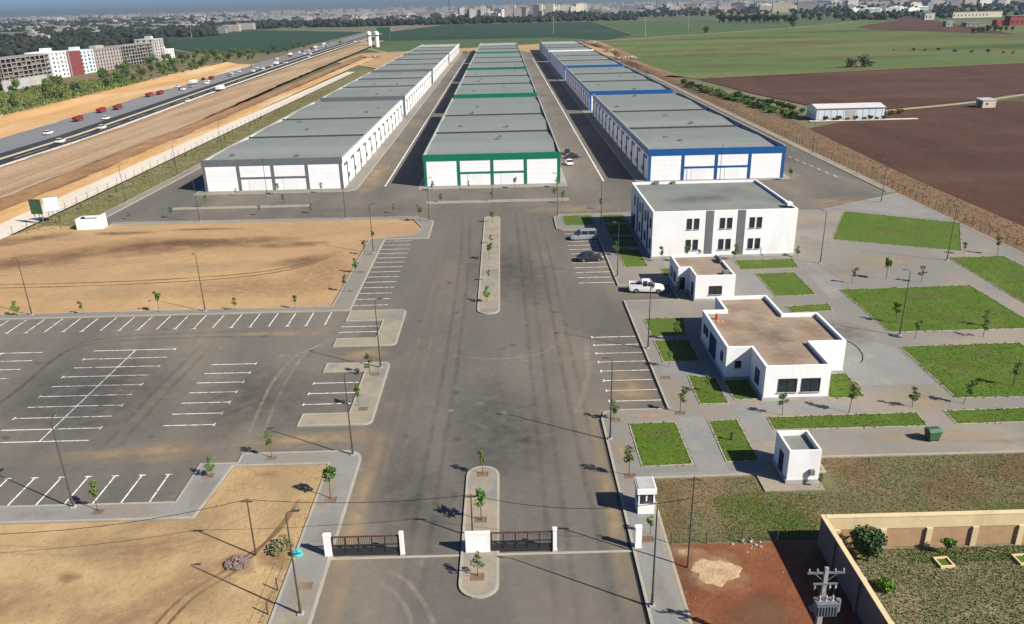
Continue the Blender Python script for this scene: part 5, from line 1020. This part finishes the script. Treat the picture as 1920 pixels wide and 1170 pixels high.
tufts('scrub', 'grey-green scrub between the far earth bank and the tree belt', [([(-214, 320), (-205, 420), (-212, 520), (-260, 520), (-300, 440), (-300, 320)], 1, -.25)], 'leaf_olive', 5000, 1.0, 1.1, 'scrub')

def edge_tufts():
    C = []
    for p in LAWNS:
        for i in range(len(p)):
            (xa, ya), (xb, yb) = p[i-1], p[i]; L = math.hypot(xb-xa, yb-ya); nx, ny = -(yb-ya)/L, (xb-xa)/L
            for k in range(int(L*5)):
                f = random.random(); q = random.gauss(0, .1); C.append((xa+(xb-xa)*f+nx*q, ya+(yb-ya)*f+ny*q, .165))
    C = np.array(C); V, Q = leaf_quads(np.repeat(C, 2, 0)+rng.normal(0, .04, (len(C)*2, 3))*np.array([1, 1, .4])+np.array([0, 0, .03]), .085, .8)
    tag(obj('edge_grass', np_mesh('edge_grass', V, Q, m_['tuft_green'])), 'ragged grass creeping over the concrete lawn edges', 'grass', kind='stuff')
edge_tufts()
# ------------------------------------------------------------------ farm buildings
sh = thing('farm_shed', 'long pale metal shed between the brown fields', 'shed', (107.7, 276.4, -.03))
MB().add([(0, 0, 0), (23.4, 0, 0), (23.4, 9.5, 0), (0, 9.5, 0), (0, 0, 3.9), (23.4, 0, 3.9), (23.4, 9.5, 3.9), (0, 9.5, 3.9)], [(0, 1, 5, 4), (1, 2, 6, 5), (2, 3, 7, 6), (3, 0, 4, 7)]).build('wall', m_['shed_wall'], sh)
MB().add([(-.3, -.4, 3.85), (23.7, -.4, 3.85), (23.7, 4.75, 4.9), (-.3, 4.75, 4.9), (23.7, 9.9, 3.85), (-.3, 9.9, 3.85)], [(0, 1, 2, 3), (3, 2, 4, 5)]).build('roof', m_['shed_roof'], sh)
MB().add([(0, .01, 3.9), (0, 9.49, 3.9), (0, 4.75, 4.85)], [(0, 1, 2)]).build('gable', m_['shed_wall'], sh); MB().add([(23.4, .01, 3.9), (23.4, 9.49, 3.9), (23.4, 4.75, 4.85)], [(0, 2, 1)]).build('gable', m_['shed_wall'], sh)
MB().box(10, -.05, 0, 13.4, -.001, 3.1).build('door', m_['concrete'], sh); MB().box(-3, -3.2, -.05, 34, -1.2, .1).build('yard_edge', m_['dirt_pale'], sh)
for i in range(11): MB().box(.6+i*2.2, -.06, 0, .75+i*2.2, -.002, 3.8).build('rib', m_['shed_roof'], sh)
ht = thing('field_hut', 'small pale hut on the path between the brown fields', 'hut', (177, 297, -.03), R(6))
MB().box(0, 0, 0, 5.2, 4, 2.6).build('wall', m_['city_cream'], ht); MB().add([(-.2, -.2, 2.6), (5.4, -.2, 2.6), (5.4, 4.2, 3.2), (-.2, 4.2, 3.2)], [(0, 1, 2, 3)]).build('roof', m_['concrete'], ht); MB().box(-.04, 1.2, 0, -.001, 2.4, 2.0).build('door', m_['frame_dark'], ht)
MB().box(1.2, -.04, 1, 2, -.001, 1.8).build('window', m_['frame_dark'], ht)
rf_ = thing('red_farmhouse', 'dark red farm building at the right edge of the fields', 'farm building', (628, 1030, -.1))
MB().box(0, 0, 0, 26, 12, 11).build('wall', m_['farm_red'], rf_); MB().box(-14, 4, 0, -.01, 14, 7).build('wing', m_['farm_red'], rf_); MB().box(-.5, -.5, 11.01, 26.5, 12.5, 11.6).build('roof', m_['city_grey'], rf_)
for i in range(4): MB().box(2+i*6, -.1, 3, 4.5+i*6, -.01, 6).build('window', m_['frame_dark'], rf_)
for x, y, w_, d_, h_, lb, m in ((580, 1040, 26, 12, 4, 'long low dark farm shed beside the red farm building', 'city_grey'), (560, 1050, 9, 9, 6, 'small pale house left of the red farm building', 'city_pale'), (676, 1336, 16, 12, 10, 'lone white house at the end of the far farm path', 'city_pale'), (750, 1390, 82, 2, 9, 'long cream wall behind the far fields', 'city_cream')):
    t = thing('farm_house', lb, 'farm building', (x, y, -.1)); MB().box(0, 0, 0, w_, d_, h_).build('wall', m_[m], t); MB().box(-.4, -.4, h_+.01, w_+.4, d_+.4, h_+.6).build('roof', m_[m], t)
    for i in range(max(2, int(w_/8))): MB().box(2+i*6, -.12, h_*.3, 3.6+i*6, -.01, h_*.65).build('window', m_['frame_dark'], t)
# ------------------------------------------------------------------ unfinished and new blocks beyond the highway: long faces look to +X
def shell(label, y0, y1, h, floors, m, infill, dep=16, x=-294, bays=None, solid=0.0):
    t = thing('apartment_block', label, 'building', (x, y0, -.25), R(0), 'apartment blocks beyond the highway'); L = y1-y0; fh = h/floors; n = bays or int(L/5)
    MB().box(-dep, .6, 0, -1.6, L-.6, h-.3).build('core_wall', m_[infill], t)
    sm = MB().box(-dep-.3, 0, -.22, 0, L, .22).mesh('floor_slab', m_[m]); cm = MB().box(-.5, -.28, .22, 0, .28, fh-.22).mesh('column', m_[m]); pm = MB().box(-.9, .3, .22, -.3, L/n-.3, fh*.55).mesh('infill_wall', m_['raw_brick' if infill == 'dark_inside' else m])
    cm2 = MB().box(-.28, -.0, .22, .28, .5, fh-.22).mesh('column', m_[m])
    for f in range(floors+1):
        obj('floor_slab', sm, t, (0, 0, f*fh+.23))
        if f < floors:
            for b in range(n+1): obj('column', cm, t, (0, min(max(b*L/n, .29), L-.29), f*fh+.23))
            for b in range(4): obj('column', cm2, t, (-dep*(b+.5)/4, 0.02, f*fh+.23))
            for b in range(n):
                if random.random() < solid: obj('infill_wall', pm, t, (0, b*L/n, f*fh+.23))
    return t
def block(label, y0, y1, h, floors, m, dep=16, x=-294, balc=True):
    t = thing('apartment_block', label, 'building', (x, y0, -.25), 0, 'apartment blocks beyond the highway'); L = y1-y0; fh = h/floors
    MB().box(-dep, 0, 0, 0, L, h).build('wall', m_[m], t); MB().box(-dep-.2, -.2, h+.01, .2, L+.2, h+.8).build('parapet', m_[m], t); MB().box(-dep*.6, L*.3, h+.81, -dep*.3, L*.6, h+3).build('stair_tower', m_[m], t)
    wm = MB().box(-.03, -.8, 0, .05, .8, 1.6).mesh('window', m_['glass_dark']); bm = MB().box(.0, -1.4, -.5, 1.1, 1.4, .6).mesh('balcony', m_[m]); ws = MB().box(-.8, -.05, 0, .8, .03, 1.6).mesh('window', m_['glass_dark'])
    n = max(2, int(L/4.5))
    for f in range(floors):
        for b in range(n):
            obj('window', wm, t, (0.0, L*(b+.5)/n, f*fh+1.0))
            if balc and b % 2 == 0: obj('balcony', bm, t, (.06, L*(b+.5)/n, f*fh+.75))
        for b in range(3): obj('window', ws, t, (-dep*(b+.5)/3, 0, f*fh+1.0))
    return t
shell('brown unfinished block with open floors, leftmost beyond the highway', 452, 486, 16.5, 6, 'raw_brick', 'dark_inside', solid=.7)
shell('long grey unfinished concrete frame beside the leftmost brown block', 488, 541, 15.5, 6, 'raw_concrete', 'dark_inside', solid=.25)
block('bright white finished block left of the red gable', 543, 563, 16, 6, 'wall_white')
t = thing('apartment_block', 'block with a plain dark red facade among the white blocks', 'building', (-292.6, 564, -.25), 0, 'apartment blocks beyond the highway')
MB().box(-17, 0, 0, 0, 15, 15.6).build('wall', m_['city_pale'], t); MB().box(-.02, 0, 0, .35, 15, 16.2).build('red_facade', m_['brick_red'], t); MB().box(-17, -.3, 0, -1, -.01, 15.2).build('side_wall', m_['brick_red'], t); MB().box(-17.2, -.2, 15.61, -.3, 15.2, 16.0).build('roof', m_['concrete'], t)
block('white block with green-tinted balconies right of the red facade', 580, 601, 15, 6, 'shed_wall')
block('pinkish block with stepped roof behind the tree belt', 603, 645, 14.5, 6, 'city_pink', balc=False)
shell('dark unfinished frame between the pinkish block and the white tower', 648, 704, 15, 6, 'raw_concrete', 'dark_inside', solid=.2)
block('slim pale tower block at the right end of the row', 708, 728, 17.5, 7, 'city_pale'); block('low white block closing the row on the right', 731, 748, 8, 3, 'wall_white', balc=False)
t = thing('boundary_wall', 'blank grey wall below the leftmost unfinished blocks', 'wall', (-277, 456, -.25)); MB().box(0, 0, 0, .5, 46, 6).build('wall', m_['concrete'], t); MB().box(-.15, -.1, 6.01, .65, 46.1, 6.25).build('coping', m_['concrete'], t)
# twin pale towers beside the highway
for i, x in enumerate((-138.2, -130.4)):
    t = thing('silo_tower', '%s of the twin white towers beside the far highway' % ('left', 'right')[i], 'tower', (x, 873, -.1), 0, 'twin white towers')
    MB().tube([(0, 0, 0), (0, 0, 10.5)], [2.3, 2.1], 14).build('shaft', m_['wall_white'], t); MB().bar((0, 0, 10.51), (0, 0, 11.9), 1.7, 1.7, 14).build('neck', m_['frame_dark'], t)
    MB().tube([(0, 0, 11.91), (0, 0, 14.6), (0, 0, 15.6)], [2.4, 2.4, .8], 14).build('cap', m_['wall_white'], t)
t = thing('green_sign', 'large green road sign over the far highway', 'sign', (-150, 1010, -.1)); MB().box(0, 0, 9, 16, .5, 16).build('panel', m_['sign_green'], t)
for dx in (1, 15): MB().bar((dx, .6, 0), (dx, .6, 15), .3, .3, 6).build('post', m_['galv'], t)
# ------------------------------------------------------------------ masts
for i, (x, y, h) in enumerate(((-95, 1560, 62), (-30, 1800, 40), (350, 1900, 45))):
    t = thing('lattice_mast', ['tall thin mast on the skyline above the grey warehouses', 'shorter thin mast right of the tall one on the skyline', 'thin mast above the cream city blocks'][i], 'mast', (x, y, -.1))
    for k in range(4):
        sx, sy = ((1, 1), (1, -1), (-1, -1), (-1, 1))[k]; MB().bar((sx*1.6, sy*1.6, 0), (sx*.3, sy*.3, h), .3, .2, 4).build('leg', m_['pole_dark'], t)
    br = MB()
    for j in range(14):
        f0 = j/14; f1 = (j+1)/14; a = 1.6-1.3*f0; b = 1.6-1.3*f1
        br.bar((-a, -a, h*f0), (b, -b, h*f1), .12, .12, 3).bar((a, a, h*f0), (-b, b, h*f1), .12, .12, 3)
    br.build('bracing', m_['pole_dark'], t)
for i, (x, y) in enumerate(((165, 960), (250, 1120), (70, 1130), (-480, 1300))):
    t = thing('power_pylon', '%s slim pale pylon in the green fields' % ['nearest', 'second nearest', 'third nearest, behind the blue warehouses', 'left of the highway, the only'][i], 'pylon', (x, y, -.1), 0, 'pale pylons in the fields')
    MB().tube([(0, 0, 0), (0, 0, 22)], [.5, .25], 6).build('pole', m_['concrete_pole'], t)
    for z in (18, 21): MB().box(-2.4, -.12, z, 2.4, .12, z+.3).build('crossarm', m_['concrete_pole'], t)
# ------------------------------------------------------------------ the far town: bearings (x/y) and distances
CITY = [ # b0, b1, d0, d1, n, h0, h1, w0, w1, mats, label
  (-.58, -.36, 1300, 3400, 36, 7, 12, 14, 36, ('city_grey', 'city_pale', 'city_pink'), 'house among dark trees far left', 'houses among the far left trees'),
  (-.58, -.29, 3600, 6500, 40, 8, 18, 20, 60, ('city_pale', 'city_grey', 'city_pink'), 'pale block on the hazy skyline far left', 'blocks on the far left skyline'),
  (-.36, -.19, 2400, 4200, 44, 8, 16, 16, 50, ('city_pale', 'city_grey'), 'building between left green field and skyline', 'town beyond the left green field'),
  (-.19, -.05, 1950, 2900, 42, 9, 16, 14, 34, ('city_pale', 'city_pink', 'city_grey'), 'pale apartment block behind the highway bend', 'blocks behind the highway bend'),
  (-.05, .05, 2000, 2900, 46, 16, 34, 12, 22, ('city_grey', 'city_pale', 'city_pink'), 'tower block in the dense cluster above the green warehouses', 'tower cluster on the skyline'),
  (.045, .10, 2700, 3300, 16, 22, 34, 20, 34, ('city_cream',), 'cream block in the bright group right of the tower cluster', 'bright cream blocks'),
  (.10, .30, 2500, 4200, 36, 10, 24, 18, 50, ('city_pale', 'city_grey', 'city_pink'), 'pale block on the skyline behind the wide green field', 'blocks behind the wide green field'),
  (.30, .62, 2150, 3600, 64, 10, 26, 18, 50, ('city_pale', 'city_grey', 'city_pink', 'city_cream'), 'pale block in the town at the upper right', 'town at the upper right'),
  (.42, .50, 1950, 2150, 12, 6, 9, 20, 44, ('wall_white',), 'building before the town upper right', 'low white buildings upper right')]
def city_mesh(w_, d_, h_, m):
    mb = MB().box(-w_/2, -d_/2, -1, w_/2, d_/2, h_).box(-w_*.2, -d_*.2, h_+.02, w_*.1, d_*.2, h_+2.6)
    mb.box(-w_/2-.2, -d_/2-.2, h_+.01, w_/2+.2, -d_/2+.3, h_+.9)
    return mb.mesh('building', m_[m])
for b0, b1, d0, d1, n, h0, h1, w0, w1, ms, lb, gp in CITY:
    for i in range(n):
        d = d0+(d1-d0)*((i+random.random())/n); b = random.uniform(b0, b1); w_ = random.uniform(w0, w1); h_ = random.uniform(h0, h1); dd = random.uniform(10, 18)
        mt = random.choice(ms); o = obj('town_building', city_mesh(w_, dd, h_, mt), None, (b*d, d, -.2), random.uniform(-.5, .5))
        tag(o, '%s, %s %s one, %s' % (lb.replace('pale ', '').replace('cream ', '').replace('bright white ', ''), 'tall' if h_ > (h0+h1)/2 else 'low', {'city_pale': 'pale', 'city_grey': 'grey', 'city_pink': 'pinkish', 'city_cream': 'cream', 'wall_white': 'white'}[mt], 'wide' if w_ > (w0+w1)/2 else 'narrow'), 'building', gp)
# more of the town, too many and too small to tell apart
mb = {m: MB() for m in ('city_pale', 'city_grey', 'city_pink')}
for b0, b1, d0, d1, n, h0, h1 in ((-.62, .66, 4200, 9500, 900, 8, 26), (.12, .66, 2600, 4600, 380, 6, 18), (-.62, -.3, 1500, 4200, 170, 8, 13), (-.3, .1, 2700, 4300, 330, 7, 18)):
    for i in range(n):
        d = random.uniform(d0, d1); b = random.uniform(b0, b1); w_ = random.uniform(12, 46); x, y = b*d, d; mb[random.choice(list(mb))].box(x-w_/2, y, -1, x+w_/2, y+14, random.uniform(h0, h1))
for k, q in mb.items(): tag(q.build('far_town', m_[k]), {'city_pale': 'pale', 'city_grey': 'grey', 'city_pink': 'pinkish'}[k]+' houses of the distant town merging into haze', 'town', kind='stuff')
# far woods: thousands of rough crowns
def icoblob():
    t = (1+5**.5)/2; V = np.array([(-1, t, 0), (1, t, 0), (-1, -t, 0), (1, -t, 0), (0, -1, t), (0, 1, t), (0, -1, -t), (0, 1, -t), (t, 0, -1), (t, 0, 1), (-t, 0, -1), (-t, 0, 1)], float)/1.9
    Fc = [(0, 11, 5), (0, 5, 1), (0, 1, 7), (0, 7, 10), (0, 10, 11), (1, 5, 9), (5, 11, 4), (11, 10, 2), (10, 7, 6), (7, 1, 8), (3, 9, 4), (3, 4, 2), (3, 2, 6), (3, 6, 8), (3, 8, 9), (4, 9, 5), (2, 4, 11), (6, 2, 10), (8, 6, 7), (9, 8, 1)]
    return V, np.array(Fc)
IV, IF = icoblob()
def wood(label, areas):
    Vs = []; Fs = []; o = 0
    for b0, b1, d0, d1, n, r0, r1 in areas:
        for i in range(n):
            d = d0+(d1-d0)*random.random()**1.2; b = random.uniform(b0, b1); r = random.uniform(r0, r1)
            for q in range(2):
                c = np.array([b*d+random.uniform(-r, r), d+random.uniform(-r, r), r*(.5+.5*q)]); Vs.append(IV*(rng.uniform(.7, 1.25, (12, 1)))*np.array([r, r, r*.8])*(.9-.3*q)+c); Fs.append(IF+o); o += 12
    return tag(obj('far_wood', np_mesh('far_wood', np.concatenate(Vs), np.concatenate(Fs), m_['wood_far'])), label, 'trees', kind='stuff')
Vs = []; Fs = []; o_ = 0
for x0, x1, y0, y1, n in ((-60, -17.6, 38, 55.6, 420), (-26, -17.6, 56, 63.6, 90), (-95, -26, 107, 154, 520), (12.2, 23, 38, 50.6, 150), (-82, -40, 59, 103, 60), (86, 92, 120, 300, 200)):
    for i in range(n):
        r = random.choice([.02, .03, .04, .05, .08]); zz = .06 if x0 < 80 else 0; Vs.append(IV*rng.uniform(.7, 1.3, (12, 1))*np.array([r, r, r*.6])+np.array([random.uniform(x0, x1), random.uniform(y0, y1), zz])); Fs.append(IF+o_); o_ += 12
tag(obj('loose_stones', np_mesh('loose_stones', np.concatenate(Vs), np.concatenate(Fs), m_['rubble'])), 'small loose stones scattered over the bare ground', 'stones', kind='stuff')
tufts('sparse_weeds', 'sparse dry weeds on the sandy lots', [([(-60, 38), (-17.6, 38), (-17.6, 55), (-60, 55)], .35, .05), ([(-95, 107), (-26, 107), (-26, 139), (-95, 150)], .35, .06), ([(-26, 56.5), (-17.6, 56.5), (-17.6, 63.5), (-25.8, 63.5)], .1, .05), ([(-18.4, 38), (-17.4, 38), (-17.4, 56), (-18.4, 56)], .2, .05)], 'tuft_dry', 700, .08, .05, 'weeds')
wood('dark woods and gardens around the houses far left', [(-.60, -.34, 1350, 3400, 1500, 4, 10), (-.62, -.28, 3000, 6000, 700, 5, 11), (-.62, -.40, 800, 1400, 260, 4, 8), (-.36, -.19, 1800, 2300, 330, 5, 10)])
wood('dark tree masses in front of the skyline in the middle', [(-.2, .0, 1780, 2150, 420, 4, 10), (.0, .16, 1780, 2050, 240, 4, 8), (-.15, .1, 2150, 3000, 300, 5, 10)])
wood('trees between the fields and the town at the upper right', [(.1, .66, 2050, 2700, 420, 4, 9), (.14, .66, 2700, 4500, 700, 5, 11), (.36, .66, 1400, 1950, 130, 4, 8)])
# ------------------------------------------------------------------ air
hz = tag(MB().box(-14000, -400, -4, 14000, 22000, 95).build('haze', None), 'thin bluish haze in the air over the plain', 'haze', kind='stuff')
hm = bpy.data.materials.new('haze'); hm.use_nodes = True; hn = hm.node_tree; hn.nodes.clear()
ho = hn.nodes.new('ShaderNodeOutputMaterial'); hv = hn.nodes.new('ShaderNodeVolumePrincipled'); hv.inputs['Color'].default_value = (.30, .38, .46, 1); hv.inputs['Density'].default_value = 0.000105; hv.inputs['Anisotropy'].default_value = 0.1
hn.links.new(hv.outputs[0], ho.inputs['Volume']); hz.data.materials.append(hm)
